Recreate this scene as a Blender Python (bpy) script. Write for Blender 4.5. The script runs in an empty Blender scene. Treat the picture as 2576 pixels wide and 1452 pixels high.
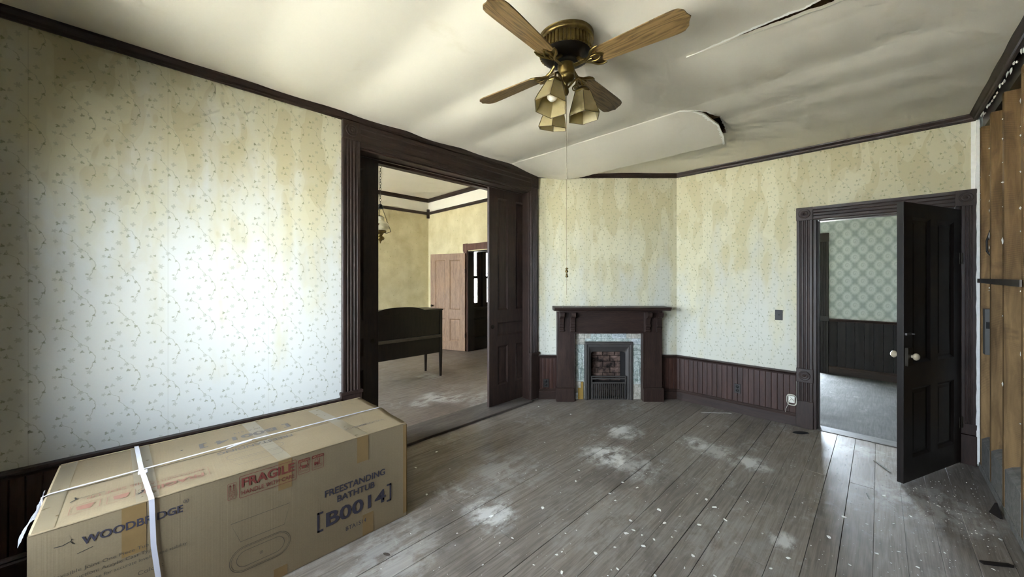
import bpy, math, random
from mathutils import Vector, Matrix, noise as mnoise

R = math.radians
PI = math.pi
S2 = math.sqrt(2.0)
random.seed(7)
scene = bpy.context.scene
C = scene.collection

# ------------------------------------------------------------------ camera, sky, exposure
cam_data = bpy.data.cameras.new('camera')
cam = bpy.data.objects.new('camera', cam_data)
C.objects.link(cam)
cam_data.sensor_fit = 'HORIZONTAL'
cam_data.sensor_width = 36.0
cam_data.lens = 36.0 * 924.0 / 2576.0
cam_data.shift_y = -21.0 / 2576.0
cam_data.clip_start = 0.05
cam.location = (0, 0, 1.5)
cam.rotation_euler = (PI / 2, 0, PI / 4)
scene.camera = cam

world = bpy.data.worlds.new('overcast_sky')
scene.world = world
world.use_nodes = True
wbg = world.node_tree.nodes['Background']
wbg.inputs[0].default_value = (0.75, 0.87, 1.0, 1)
wbg.inputs[1].default_value = 15.0

vs = scene.view_settings
vs.view_transform = 'Standard'
vs.look = 'None'
vs.exposure = 2.14
vs.gamma = 1.0
vs.use_curve_mapping = False
scene.cycles.use_denoising = True
scene.cycles.use_adaptive_sampling = True
scene.cycles.adaptive_threshold = 0.14
scene.cycles.adaptive_min_samples = 16
scene.cycles.max_bounces = 7
scene.cycles.diffuse_bounces = 4
scene.cycles.glossy_bounces = 2
scene.cycles.transparent_max_bounces = 12
scene.cycles.sample_clamp_indirect = 12.0
scene.cycles.caustics_reflective = False
scene.cycles.caustics_refractive = False


sun_data = bpy.data.lights.new('sun', 'SUN')
sun_data.energy = 60.0
sun_data.angle = R(0.6)
sun_data.color = (1.0, 0.97, 0.93)
sun = bpy.data.objects.new('sun', sun_data)
C.objects.link(sun)
sun.rotation_euler = (R(28), 0, R(-10))      # high sun on the side of the added porch roof


def portal(name, loc, w, h, rz):
    """Window-sized sky portal (helps sample the daylight, gives off no light of its own)."""
    l = bpy.data.lights.new(name, 'AREA')
    l.shape = 'RECTANGLE'
    l.size = w
    l.size_y = h
    l.cycles.is_portal = True
    o = bpy.data.objects.new(name, l)
    C.objects.link(o)
    o.location = loc
    o.rotation_euler = (PI / 2, 0, rz)
    return o


REAR_Y = -1.11
# window name : x0, x1, z0, z1
REAR_WINDOWS = [(-2.50, -1.37, 0.62, 2.25), (-0.72, -0.17, 0.9, 2.25)]  # second, smaller opening is added to brighten ceiling, back wall and studs
for w in REAR_WINDOWS:
    portal('daylight_portal', ((w[0] + w[1]) / 2, REAR_Y - 0.21, (w[2] + w[3]) / 2), w[1] - w[0], w[3] - w[2], 0)
FAR_WINDOWS = [(-7.15, -5.95, 0.65, 2.75), (-5.25, -4.05, 0.65, 2.75)]
for w in FAR_WINDOWS:
    portal('daylight_portal', ((w[0] + w[1]) / 2, -2.42, (w[2] + w[3]) / 2), w[1] - w[0], w[3] - w[2], 0)
portal('daylight_portal', (-1.10, 7.93, 1.05), 0.8, 2.1, PI)
portal('daylight_portal', (-6.30, 5.45, 1.55), 1.0, 1.3, -PI / 2)


# ------------------------------------------------------------------ node helper
def lin(c):
    return tuple((x / 12.92 if x <= 0.04045 else ((x + 0.055) / 1.055) ** 2.4) for x in c)


def rgb(r, g, b):
    return lin((r / 255, g / 255, b / 255)) + (1.0,)


class NT:
    def __init__(s, name):
        s.mat = bpy.data.materials.new(name)
        s.mat.use_nodes = True
        s.nt = s.mat.node_tree
        s.bsdf = s.nt.nodes['Principled BSDF']
        s.out = s.nt.nodes['Material Output']

    def put(s, sock, v):
        if isinstance(v, bpy.types.NodeSocket):
            s.nt.links.new(v, sock)
        elif v is not None:
            if hasattr(sock.default_value, '__len__'):
                n = len(sock.default_value)
                if not hasattr(v, '__len__'):
                    v = (v,) * n
                v = tuple(v)
                if len(v) < n:
                    v = v + (1.0,) * (n - len(v))
                sock.default_value = v[:n]
            else:
                sock.default_value = v

    def math(s, op, a, b=None, c=None, clamp=False):
        n = s.nt.nodes.new('ShaderNodeMath')
        n.operation = op
        n.use_clamp = clamp
        for i, v in enumerate((a, b, c)):
            s.put(n.inputs[i], v)
        return n.outputs[0]

    def vmath(s, op, a, b=None):
        n = s.nt.nodes.new('ShaderNodeVectorMath')
        n.operation = op
        s.put(n.inputs[0], a)
        if b is not None:
            s.put(n.inputs[1], b)
        return n.outputs['Value'] if op in ('LENGTH', 'DOT_PRODUCT', 'DISTANCE') else n.outputs[0]

    def obj(s):
        return s.nt.nodes.new('ShaderNodeTexCoord').outputs['Object']

    def pos(s):
        return s.nt.nodes.new('ShaderNodeNewGeometry').outputs['Position']

    def rand(s):
        return s.nt.nodes.new('ShaderNodeObjectInfo').outputs['Random']

    def sep(s, v):
        n = s.nt.nodes.new('ShaderNodeSeparateXYZ')
        s.put(n.inputs[0], v)
        return n.outputs[0], n.outputs[1], n.outputs[2]

    def comb(s, x, y, z=0.0):
        n = s.nt.nodes.new('ShaderNodeCombineXYZ')
        for i, v in enumerate((x, y, z)):
            s.put(n.inputs[i], v)
        return n.outputs[0]

    def noise(s, vec, scale, detail=3.0, rough=0.55, dist=0.0, color=False):
        n = s.nt.nodes.new('ShaderNodeTexNoise')
        s.put(n.inputs['Vector'], vec)
        s.put(n.inputs['Scale'], scale)
        s.put(n.inputs['Detail'], detail)
        s.put(n.inputs['Roughness'], rough)
        s.put(n.inputs['Distortion'], dist)
        return n.outputs['Color' if color else 'Fac']

    def ramp(s, fac, stops, interp='LINEAR'):
        n = s.nt.nodes.new('ShaderNodeValToRGB')
        n.color_ramp.interpolation = interp
        el = n.color_ramp.elements
        while len(el) < len(stops):
            el.new(0.5)
        for e, (p, c) in zip(el, stops):
            e.position = p
            e.color = tuple(c) if hasattr(c, '__len__') else (c, c, c, 1)
        s.put(n.inputs[0], fac)
        return n.outputs[0]

    def step(s, x, lo, hi):
        n = s.nt.nodes.new('ShaderNodeMapRange')
        n.interpolation_type = 'SMOOTHSTEP'
        s.put(n.inputs[0], x)
        s.put(n.inputs[1], lo)
        s.put(n.inputs[2], hi)
        s.put(n.inputs[3], 0.0)
        s.put(n.inputs[4], 1.0)
        return n.outputs[0]

    def mix(s, f, a, b, mode='MIX'):
        n = s.nt.nodes.new('ShaderNodeMix')
        n.data_type = 'RGBA'
        n.blend_type = mode
        s.put(n.inputs[0], f)
        s.put(n.inputs[6], a)
        s.put(n.inputs[7], b)
        return n.outputs[2]

    def bump(s, h, strength=0.3, dist=0.002):
        n = s.nt.nodes.new('ShaderNodeBump')
        s.put(n.inputs['Strength'], strength)
        s.put(n.inputs['Distance'], dist)
        s.put(n.inputs['Height'], h)
        s.put(s.bsdf.inputs['Normal'], n.outputs[0])

    def set(s, color=None, rough=None, metal=None, spec=None):
        for k, v in (('Base Color', color), ('Roughness', rough), ('Metallic', metal), ('Specular IOR Level', spec)):
            if v is not None:
                s.put(s.bsdf.inputs[k], v)
        return s.mat


# ------------------------------------------------------------------ materials
def mat_wood(name, dark, light, rough=0.42, along='z', scale=1.0, grain=6.0, vary=0.0):
    m = NT(name)
    st = {'x': (0.12, 1, 1), 'y': (1, 0.12, 1), 'z': (1, 1, 0.12)}[along]
    v = m.vmath('MULTIPLY', m.obj(), st)
    if vary:
        r3 = m.vmath('MULTIPLY', m.comb(m.rand(), m.rand(), m.rand()), (17.0, 9.0, 5.0))
        v = m.vmath('ADD', v, r3)
    n1 = m.noise(v, grain * 4 * scale, 5, 0.6, 0.6)
    n2 = m.noise(v, grain * 22 * scale, 3, 0.6)
    f = m.math('MULTIPLY_ADD', n2, 0.45, m.math('MULTIPLY', n1, 0.65))
    col = m.ramp(f, [(0.34, dark), (0.72, light)])
    if vary:
        k = m.math('MULTIPLY_ADD', m.rand(), vary, 1.0 - vary / 2)
        col = m.mix(1.0, col, m.comb(k, k, k), 'MULTIPLY')
    dust = m.noise(m.pos(), 3.0, 4, 0.6)
    rg = m.math('MULTIPLY_ADD', dust, 0.25, rough - 0.1)
    m.bump(f, 0.15, 0.001)
    return m.set(col, rg, 0.0, 0.35)


def mat_plain(name, col, rough=0.5, metal=0.0, nscale=8.0, var=0.25, spec=0.5):
    m = NT(name)
    n = m.noise(m.obj(), nscale, 4, 0.6)
    k = m.math('MULTIPLY_ADD', n, 2 * var, 1.0 - var)
    c = m.mix(1.0, col, m.comb(k, k, k), 'MULTIPLY')
    return m.set(c, m.math('MULTIPLY_ADD', n, 0.2, rough - 0.1), metal, spec)


TRIM = mat_wood('dark_stained_trim', rgb(29, 21, 18), rgb(60, 44, 38), 0.42)
TRIMX = mat_wood('dark_stained_trim_x', rgb(29, 21, 18), rgb(60, 44, 38), 0.42, 'x')
BEAD = mat_wood('red_brown_beadboard', rgb(38, 23, 19), rgb(70, 46, 38), 0.42, 'z', vary=0.35)
BLACKWOOD = mat_wood('blackened_varnish_wood', rgb(17, 13, 11), rgb(36, 28, 24), 0.33)
BLACKDOOR = mat_wood('near_black_door_wood', rgb(15, 12, 11), rgb(32, 25, 22), 0.36)
HALLBEAD = mat_wood('hall_dark_beadboard', rgb(17, 13, 13), rgb(34, 27, 26), 0.65, 'z', vary=0.3)
TANDOOR = mat_wood('worn_tan_door_wood', rgb(110, 84, 62), rgb(156, 124, 96), 0.5)


def mat_stud():
    m = NT('rough_sawn_stud')
    r = m.rand()
    P = m.vmath('ADD', m.obj(), m.vmath('MULTIPLY', m.comb(r, r, r), (3.0, 5.0, 7.0)))
    g = m.noise(m.vmath('MULTIPLY', P, (1, 1, .12)), 22, 5, .6, .5)
    x, y, z = m.sep(P)
    ker = m.math('SINE', m.math('MULTIPLY_ADD', y, 160.0, m.math('MULTIPLY', z, 520.0)))
    kp = m.step(m.noise(m.vmath('MULTIPLY', P, (2, 2, 1)), 3.0, 3, .6), .48, .62)
    blot = m.step(m.noise(P, 5.0, 4, .6, .5), .56, .70)
    c = m.ramp(g, [(.3, rgb(98, 76, 50)), (.7, rgb(152, 122, 84))])
    c = m.mix(m.math('MULTIPLY', kp, m.math('MULTIPLY_ADD', ker, .16, .16)), c, rgb(70, 54, 38))
    c = m.mix(m.math('MULTIPLY', blot, .45), c, rgb(74, 58, 42))
    k = m.math('MULTIPLY_ADD', r, .3, .85)
    c = m.mix(1.0, c, m.comb(k, k, k), 'MULTIPLY')
    m.bump(ker, .15, .001)
    return m.set(c, .8, 0, .2)


STUD = mat_stud()
GREYWOOD = mat_wood('weathered_grey_wood', rgb(90, 88, 84), rgb(140, 136, 130), 0.8, 'y')
OAK = None


def mat_oak():
    m = NT('oak_blade_veneer')
    v = m.vmath('MULTIPLY', m.obj(), (0.35, 3.2, 1.0))
    d = m.noise(v, 3.5, 3, 0.5, 0.4)
    w = m.math('SINE', m.math('MULTIPLY', d, 85.0))
    fine = m.noise(m.vmath('MULTIPLY', m.obj(), (4, 160, 1)), 3.0, 3, 0.6)
    f = m.math('ADD', m.math('MULTIPLY', w, 0.16), fine)
    col = m.ramp(f, [(0.25, rgb(84, 66, 40)), (0.5, rgb(126, 102, 64)), (0.8, rgb(146, 120, 80))])
    return m.set(col, 0.42, 0, 0.4)


OAK = mat_oak()


def mat_brass():
    m = NT('antique_brass')
    n = m.noise(m.obj(), 14, 4, 0.6)
    col = m.ramp(n, [(0.3, rgb(92, 76, 42)), (0.7, rgb(140, 120, 74))])
    return m.set(col, m.math('MULTIPLY_ADD', n, 0.2, 0.27), 0.9, 0.5)


BRASS = mat_brass()
DARKBRASS = mat_plain('darkened_bronze', rgb(46, 40, 32), 0.4, 0.7, 10)
BLACKMETAL = mat_plain('black_metal', rgb(22, 21, 20), 0.45, 0.5, 10)
IRON = mat_plain('cast_iron', rgb(74, 70, 67), 0.5, 0.35, 12, 0.3)
SOOT = mat_plain('sooty_black', rgb(16, 14, 13), 0.85, 0, 10)
GREYSTEEL = mat_plain('grey_steel', rgb(104, 100, 96), 0.42, 0.8, 12)
WHITEPLASTIC = mat_plain('white_plastic', rgb(226, 224, 214), 0.4, 0, 20, 0.05)
PORCELAIN = mat_plain('cream_porcelain', rgb(176, 162, 138), 0.22, 0, 20, 0.06)
PLASTER = mat_plain('broken_white_plaster', rgb(238, 237, 232), 0.9, 0, 30, 0.12)
PAPERWHITE = mat_plain('torn_white_paper', rgb(250, 248, 238), 0.9, 0, 40, 0.06)
BULB = mat_plain('white_bulb_glass', rgb(240, 236, 225), 0.25, 0, 20, 0.02)
STRAPMAT = mat_plain('white_strap_plastic', rgb(226, 226, 238), 0.35, 0, 20, 0.04)
INK = mat_plain('navy_print_ink', rgb(58, 54, 66), 0.7, 0, 60, 0.2)
INKRED = mat_plain('dark_red_print_ink', rgb(124, 58, 48), 0.7, 0, 60, 0.25)
INKFAINT = mat_plain('faint_grey_print_ink', rgb(104, 96, 92), 0.7, 0, 60, 0.15)
INKREDFAINT = mat_plain('faint_red_print_ink', rgb(138, 96, 78), 0.7, 0, 60, 0.15)
INKLINE = mat_plain('grey_line_ink', rgb(88, 78, 64), 0.7, 0, 60, 0.2)
MARKER = mat_plain('black_marker', rgb(24, 22, 20), 0.6, 0, 60, 0.2)
TAPE = mat_plain('brown_packing_tape', rgb(142, 116, 78), 0.22, 0, 18, 0.12)
TAPEGREY = mat_plain('grey_brown_tape', rgb(132, 118, 94), 0.3, 0, 18, 0.12)
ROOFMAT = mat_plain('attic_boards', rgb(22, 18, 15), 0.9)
DARKPLATE = mat_plain('dark_brown_plate', rgb(27, 22, 19), 0.55, 0, 20, 0.15)
TANCARD = mat_plain('tan_backing_board', rgb(160, 128, 62), 0.8, 0, 14, 0.12)


def mat_glass():
    m = NT('window_glass')
    nt = m.nt
    tr = nt.nodes.new('ShaderNodeBsdfTransparent')
    gl = nt.nodes.new('ShaderNodeBsdfGlossy')
    gl.inputs['Roughness'].default_value = 0.03
    fr = nt.nodes.new('ShaderNodeFresnel')
    mx = nt.nodes.new('ShaderNodeMixShader')
    nt.links.new(fr.outputs[0], mx.inputs[0])
    nt.links.new(tr.outputs[0], mx.inputs[1])
    nt.links.new(gl.outputs[0], mx.inputs[2])
    nt.links.new(mx.outputs[0], m.out.inputs[0])
    return m.mat


GLASS = mat_glass()


def mat_shade(name, col, frost):
    m = NT(name)
    nt = m.nt
    tl = nt.nodes.new('ShaderNodeBsdfTranslucent')
    tl.inputs[0].default_value = col
    tr = nt.nodes.new('ShaderNodeBsdfTransparent')
    tr.inputs[0].default_value = col
    n = m.noise(m.obj(), 25, 3, 0.6)
    m.set(col, 0.3, 0, 0.5)
    a = nt.nodes.new('ShaderNodeMixShader')
    a.inputs[0].default_value = 0.45
    nt.links.new(m.bsdf.outputs[0], a.inputs[1])
    nt.links.new(tl.outputs[0], a.inputs[2])
    b = nt.nodes.new('ShaderNodeMixShader')
    m.put(b.inputs[0], m.math('MULTIPLY_ADD', n, 0.2, frost))
    nt.links.new(a.outputs[0], b.inputs[1])
    nt.links.new(tr.outputs[0], b.inputs[2])
    nt.links.new(b.outputs[0], m.out.inputs[0])
    return m.mat


AMBER = mat_shade('frosted_amber_glass', rgb(196, 182, 138), 0.10)
MILKGLASS = mat_shade('milk_glass', rgb(228, 222, 200), 0.0)
FILM = mat_shade('clear_plastic_film', rgb(225, 225, 230), 0.55)


def mat_paper(name='ivy_wallpaper', bias=0.0, lo=rgb(206, 207, 200), hi=rgb(220, 221, 218)):
    """Ivy sprig wallpaper: half-drop repeat 0.173 x 0.257 m printed on aged, water-stained paper with warm bounce light tinted in."""
    m = NT(name)
    DU, DV = 0.173, 0.257
    P = m.obj()
    x, y, z = m.sep(P)
    wob = m.noise(P, 85, 3, 0.6, color=True)
    wx, wy, wz = m.sep(wob)
    col_i = m.math('FLOOR', m.math('DIVIDE', x, DU))
    u = m.math('SUBTRACT', x, m.math('MULTIPLY', col_i, DU))
    u = m.math('ADD', u, m.math('MULTIPLY_ADD', wx, 0.014, -0.007))
    half = m.math('MULTIPLY', m.math('FLOORED_MODULO', col_i, 2.0), DV / 2)
    v = m.math('ADD', z, half)
    v = m.math('ADD', v, m.math('MULTIPLY_ADD', wy, 0.014, -0.007))

    def uv(cx, cy):
        return (cx - 165) / 400 * DU, -(cy - 395) / 420 * DV

    # dark leaves (strong) and pale leaves: pixel-like tile coords, size, lobes, phase
    strong = [(215, 395, 1.15, 3, 0.3), (237, 462, 0.9, 3, 2.0), (410, 680, 1.1, 3, 1.0), (480, 692, 0.95, 3, 0.0),
              (510, 780, 1.0, 3, 2.4), (450, 832, 0.85, 2, 0.0), (265, 645, 1.0, 3, 4.0), (326, 540, 0.8, 3, 5.0)]
    pale = [(268, 385, 1.2, 3, 1.0), (190, 458, 1.1, 5, 0.4), (345, 450, 1.05, 3, 2.0), (455, 566, 1.35, 4, 0.5),
            (395, 622, 1.3, 5, 1.0), (468, 868, 1.3, 5, 0.0), (225, 655, 0.9, 3, 1.5), (325, 748, 1.5, 6, 0.0),
            (200, 970, 1.1, 4, 1.2), (348, 655, 0.9, 4, 0.6)]

    def leaf(cx, cy, sz, n, ph, base):
        cu, cv = uv(cx, cy)
        du = m.math('SUBTRACT', u, cu)
        dv = m.math('WRAP', m.math('SUBTRACT', v, cv), DV / 2, -DV / 2)
        dv = m.math('MULTIPLY', dv, 0.9)
        r = m.math('SQRT', m.math('MULTIPLY_ADD', du, du, m.math('MULTIPLY', dv, dv)))
        an = m.math('ARCTAN2', dv, du)
        lob = m.math('COSINE', m.math('MULTIPLY_ADD', an, float(n), ph))
        rad = m.math('MULTIPLY_ADD', lob, base * sz * 0.24, base * sz * 0.90)
        return m.math('MULTIPLY', m.math('SUBTRACT', rad, r), 260.0, clamp=True)

    ms = None
    for a in strong:
        k = leaf(*a, 0.0082)
        ms = k if ms is None else m.math('MAXIMUM', ms, k)
    mp = None
    for a in pale:
        k = leaf(*a, 0.0090)
        mp = k if mp is None else m.math('MAXIMUM', mp, k)
    # vine as a curve u(v)
    fc = m.nt.nodes.new('ShaderNodeFloatCurve')
    q = m.math('DIVIDE', m.math('WRAP', m.math('MULTIPLY_ADD', v, -1.0, -(35) / 420 * DV), DV, 0.0), DV)
    pts = [(0, 245), (.07, 252), (.12, 290), (.17, 325), (.26, 331), (.345, 365), (.43, 400), (.5, 452), (.55, 461), (.62, 490),
           (.71, 515), (.79, 520), (.86, 500), (.95, 485), (1, 462)]
    cv = fc.mapping.curves[0]
    while len(cv.points) < len(pts):
        cv.points.new(0.5, 0.5)
    for p, (a, b) in zip(cv.points, pts):
        p.location = (a, (b - 165) / 400)
        p.handle_type = 'AUTO'
    fc.mapping.update()
    m.put(fc.inputs['Value'], q)
    dvine = m.math('ABSOLUTE', m.math('SUBTRACT', m.math('DIVIDE', u, DU), fc.outputs[0]))
    vine = m.math('MULTIPLY', m.math('SUBTRACT', 0.0135, dvine), 160.0, clamp=True)
    # paper base
    n_big = m.noise(P, 1.1, 3, 0.5)
    base = m.mix(n_big, lo, hi)
    # drip stains plus painted warm bounce light: columns stretched in z, fading towards the floor, with sharp tide lines
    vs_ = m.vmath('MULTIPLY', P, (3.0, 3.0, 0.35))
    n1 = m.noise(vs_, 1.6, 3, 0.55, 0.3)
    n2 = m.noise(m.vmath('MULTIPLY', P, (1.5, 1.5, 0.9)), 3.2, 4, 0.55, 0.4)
    hgt = m.math('MULTIPLY_ADD', z, 0.32, -0.50 + bias)  # yellow rising with height stands in for warm bounced light
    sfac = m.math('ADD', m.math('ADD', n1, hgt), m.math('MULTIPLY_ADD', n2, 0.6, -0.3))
    stain_bounce = m.step(sfac, 0.38, 0.85)
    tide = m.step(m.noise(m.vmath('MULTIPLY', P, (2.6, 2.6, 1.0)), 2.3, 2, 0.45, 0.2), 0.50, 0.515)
    c = m.mix(m.math('MULTIPLY', stain_bounce, 0.8), base, rgb(203, 195, 158))
    c = m.mix(m.math('MULTIPLY', m.math('MULTIPLY', stain_bounce, tide), 0.30), c, rgb(178, 164, 120))
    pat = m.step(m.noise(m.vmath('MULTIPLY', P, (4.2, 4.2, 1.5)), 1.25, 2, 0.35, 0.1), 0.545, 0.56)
    c = m.mix(m.math('MULTIPLY', m.math('MULTIPLY', stain_bounce, pat), 0.55), c, rgb(216, 211, 184))
    c = m.mix(m.math('MULTIPLY', vine, 0.5), c, rgb(150, 152, 128))
    c = m.mix(m.math('MULTIPLY', mp, 0.36), c, rgb(134, 140, 116))
    c = m.mix(m.math('MULTIPLY', ms, 0.60), c, rgb(114, 117, 76))
    # strip seams
    sx = m.math('ABSOLUTE', m.math('WRAP', m.math('ADD', x, -0.10), 0.2595, -0.2595))
    seam = m.math('MULTIPLY', m.math('SUBTRACT', 0.0016, sx), 900.0, clamp=True)
    c = m.mix(m.math('MULTIPLY', seam, 0.25), c, rgb(120, 112, 90))
    m.bump(m.noise(P, 260, 2, 0.5), 0.05, 0.001)
    return m.set(c, 0.78, 0, 0.25)


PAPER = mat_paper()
PAPER2 = mat_paper('stained_dimmed_ivy_wallpaper', 0.16, rgb(194, 193, 178), rgb(208, 207, 196))  # stronger stain, and a darker base painting in the weaker light back here


def mat_fanpaper():
    m = NT('rosette_wallpaper')
    D, DX = 0.247, 0.178
    x, y, z = m.sep(m.obj())

    def cell(ox, oz):
        a = m.math('MULTIPLY', m.math('WRAP', m.math('ADD', x, ox), DX / 2, -DX / 2), D / DX)
        b = m.math('WRAP', m.math('ADD', z, oz), D / 2, -D / 2)
        r = m.math('SQRT', m.math('MULTIPLY_ADD', a, a, m.math('MULTIPLY', b, b)))
        an = m.math('ARCTAN2', b, a)
        sp = m.math('SINE', m.math('MULTIPLY_ADD', r, 190.0, an))
        pet = m.math('COSINE', m.math('MULTIPLY', an, 12.0))
        rr = m.math('MULTIPLY_ADD', pet, 0.003, 0.098)
        disc = m.math('MULTIPLY', m.math('SUBTRACT', rr, r), 22.0, clamp=True)
        core = m.math('MULTIPLY', m.math('SUBTRACT', 0.048, r), 60.0, clamp=True)
        return m.math('SUBTRACT', disc, m.math('MULTIPLY', core, m.math('MULTIPLY_ADD', sp, 0.22, 0.30)))

    f = m.math('MAXIMUM', cell(0, 0), cell(DX / 2, D / 2))
    c = m.mix(f, rgb(154, 160, 155), rgb(192, 197, 192))
    return m.set(c, 0.75, 0, 0.25)


FANPAPER = mat_fanpaper()


def mat_wallfar():
    m = NT('mottled_cream_wallpaper')
    P = m.obj()
    n = m.noise(P, 3.0, 5, 0.6, 0.3)
    n2 = m.noise(P, 22.0, 3, 0.6)
    drip = m.noise(m.vmath('MULTIPLY', P, (3, 3, .5)), 1.5, 3, 0.5)
    c = m.ramp(m.math('ADD', m.math('MULTIPLY', n, 0.7), m.math('MULTIPLY', drip, 0.3)),
               [(0.3, rgb(184, 170, 128)), (0.6, rgb(212, 200, 162))])
    c = m.mix(m.step(n2, 0.62, 0.72), c, rgb(168, 160, 118))
    return m.set(c, 0.8, 0, 0.2)


FARPAPER = mat_wallfar()


def mat_ceiling(name, base):
    m = NT(name)
    n = m.noise(m.pos(), 0.9, 4, 0.55)
    st = m.noise(m.pos(), 2.6, 5, 0.6, 0.4)
    c = m.mix(n, base, tuple(0.9 * b for b in base[:3]) + (1,))
    c = m.mix(m.math('MULTIPLY', m.step(st, 0.60, 0.75), 0.18), c, rgb(186, 170, 130))
    m.bump(m.noise(m.pos(), 140, 2, 0.5), 0.06, 0.001)
    return m.set(c, 0.88, 0, 0.2)


CEIL = mat_ceiling('painted_ceiling_board', rgb(232, 225, 208))
FRIEZE = mat_ceiling('painted_frieze', rgb(228, 222, 206))


def mat_floor(name, dark, light, dust_amt, boards=True, blobs=(), rbase=0.30):
    m = NT(name)
    P = m.pos()
    rnd = m.rand()
    off = m.vmath('MULTIPLY', m.comb(rnd, rnd, rnd), (31.0, 17.0, 3.0))
    v = m.vmath('ADD', P, off) if boards else P
    g = m.noise(m.vmath('MULTIPLY', v, (1.0, 0.045, 1.0)), 55.0, 4, 0.6, 0.8)
    fl = m.math('SINE', m.math('MULTIPLY', m.noise(m.vmath('MULTIPLY', v, (1.0, 0.09, 1.0)), 9.0, 2, 0.5), 70.0))
    g2 = m.noise(m.vmath('MULTIPLY', v, (1.0, 0.03, 1.0)), 190.0, 3, 0.6, 0.3)
    f = m.math('MULTIPLY_ADD', fl, 0.06, m.math('MULTIPLY_ADD', g2, 0.5, m.math('MULTIPLY', g, 0.5)))
    c = m.ramp(f, [(0.36, dark), (0.64, light)])
    if boards:
        k = m.math('MULTIPLY_ADD', rnd, 0.22, 0.88)
        c = m.mix(1.0, c, m.comb(k, k, k), 'MULTIPLY')
    grime = m.noise(P, 1.3, 5, 0.62, 0.4)
    c = m.mix(m.math('MULTIPLY', m.step(grime, 0.48, 0.70), 0.50), c, tuple(0.45 * d for d in dark[:3]) + (1,))
    # plaster dust, thin everywhere, thick in a few trodden patches
    d1 = m.noise(P, 2.1, 6, 0.68, 0.5)
    d2 = m.noise(P, 14.0, 5, 0.7, 0.6)
    fine = m.math('MULTIPLY', m.step(d1, 0.50, 0.80), m.step(d2, 0.40, 0.75))
    dust = m.math('MULTIPLY', fine, dust_amt)
    d3 = m.noise(m.vmath('MULTIPLY', P, (1.0, 0.55, 1.0)), 9.0, 6, 0.72, 0.3)
    for (bx, by, br, amt) in blobs:
        r = m.vmath('DISTANCE', m.vmath('MULTIPLY', P, (1, 1, 0)), (bx, by, 0))
        k = m.math('SUBTRACT', 1.0, m.math('DIVIDE', r, br), clamp=True)
        k = m.math('MULTIPLY', m.step(m.math('MULTIPLY', k, m.math('MULTIPLY_ADD', d3, 5.0, -1.9)), 0.02, 0.7), amt * 1.1, clamp=True)
        dust = m.math('MAXIMUM', dust, k)
    spk = m.math('MULTIPLY', m.step(m.noise(P, 34.0, 3, 0.6, 0.4), 0.68, 0.74), m.step(m.noise(P, 3.0, 3, 0.6), 0.42, 0.6))
    dust = m.math('MAXIMUM', dust, m.math('MULTIPLY', spk, 0.5 * dust_amt))
    c = m.mix(dust, c, rgb(216, 214, 210))
    rg = m.math('MULTIPLY_ADD', m.noise(P, 5, 4, 0.6), 0.35, rbase)
    rg = m.math('MAXIMUM', rg, m.math('MULTIPLY', dust, 0.9))
    m.bump(f, 0.25, 0.0015)
    return m.set(c, rg, 0, 0.4)


BLOBS = [(-1.80, 3.35, 0.26, 0.8), (-1.64, 2.80, 0.32, 0.85), (-1.20, 3.58, 0.20, 0.85), (-0.76, 3.50, 0.22, 0.8), (-1.76, 1.58, 0.24, 0.8),
         (-1.03, 3.55, 0.25, 0.5), (-1.37, 2.76, 0.3, 0.5), (-1.9, 0.95, 0.45, 0.28), (-0.15, 4.45, 0.22, 0.35), (0.25, 3.7, 0.5, 0.35),
         (-2.1, 2.0, 0.5, 0.22), (-1.2, 2.0, 0.6, 0.12), (-0.6, 2.3, 0.5, 0.14), (-0.4, 2.6, 0.12, 0.7)]
FLOOR = mat_floor('worn_grey_floorboards', rgb(112, 102, 93), rgb(143, 133, 123), 0.9, True, BLOBS)
SUBFLOOR = mat_plain('dark_subfloor', rgb(52, 46, 41), 0.9)
FLOORFAR = mat_floor('dusty_far_room_floor', rgb(104, 92, 84), rgb(140, 128, 118), 0.45, False,
                     [(-3.95, 2.6, 0.32, 0.5), (-3.75, 2.75, 0.22, 0.5), (-3.9, 2.35, 0.2, 0.4), (-3.5, 3.0, 0.5, 0.2), (-4.9, 3.1, 0.3, 0.3)])
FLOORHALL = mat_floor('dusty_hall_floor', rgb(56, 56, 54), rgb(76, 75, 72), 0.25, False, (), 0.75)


def mat_card(name, col):
    m = NT(name)
    P = m.obj()
    n = m.noise(P, 4.0, 5, 0.6)
    flute = m.noise(m.vmath('MULTIPLY', P, (1, 160, 1)), 1.0, 1, 0.5)
    fib = m.noise(P, 180, 2, 0.6)
    f = m.math('ADD', m.math('MULTIPLY', n, 0.6), m.math('MULTIPLY', fib, 0.4))
    c = m.ramp(f, [(0.3, tuple(0.86 * a for a in col[:3]) + (1,)), (0.7, tuple(1.08 * a for a in col[:3]) + (1,))])
    m.bump(m.math('ADD', m.math('MULTIPLY', flute, 0.5), n), 0.25, 0.003)
    return m.set(c, 0.72, 0, 0.3)


CARD = mat_card('brown_cardboard', rgb(144, 127, 100))
TILES = []
for i, (a, b) in enumerate(((rgb(132, 146, 138), rgb(206, 212, 206)), (rgb(160, 156, 142), rgb(206, 202, 190)), (rgb(158, 168, 168), rgb(214, 218, 218)))):
    m = NT('glazed_tile_%s' % ('green', 'sage', 'blue')[i])
    n = m.noise(m.obj(), 26, 4, 0.6, 1.2)
    TILES.append(m.set(m.ramp(n, [(0.35, a), (0.62, b)]), 0.22, 0, 0.5))


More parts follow.
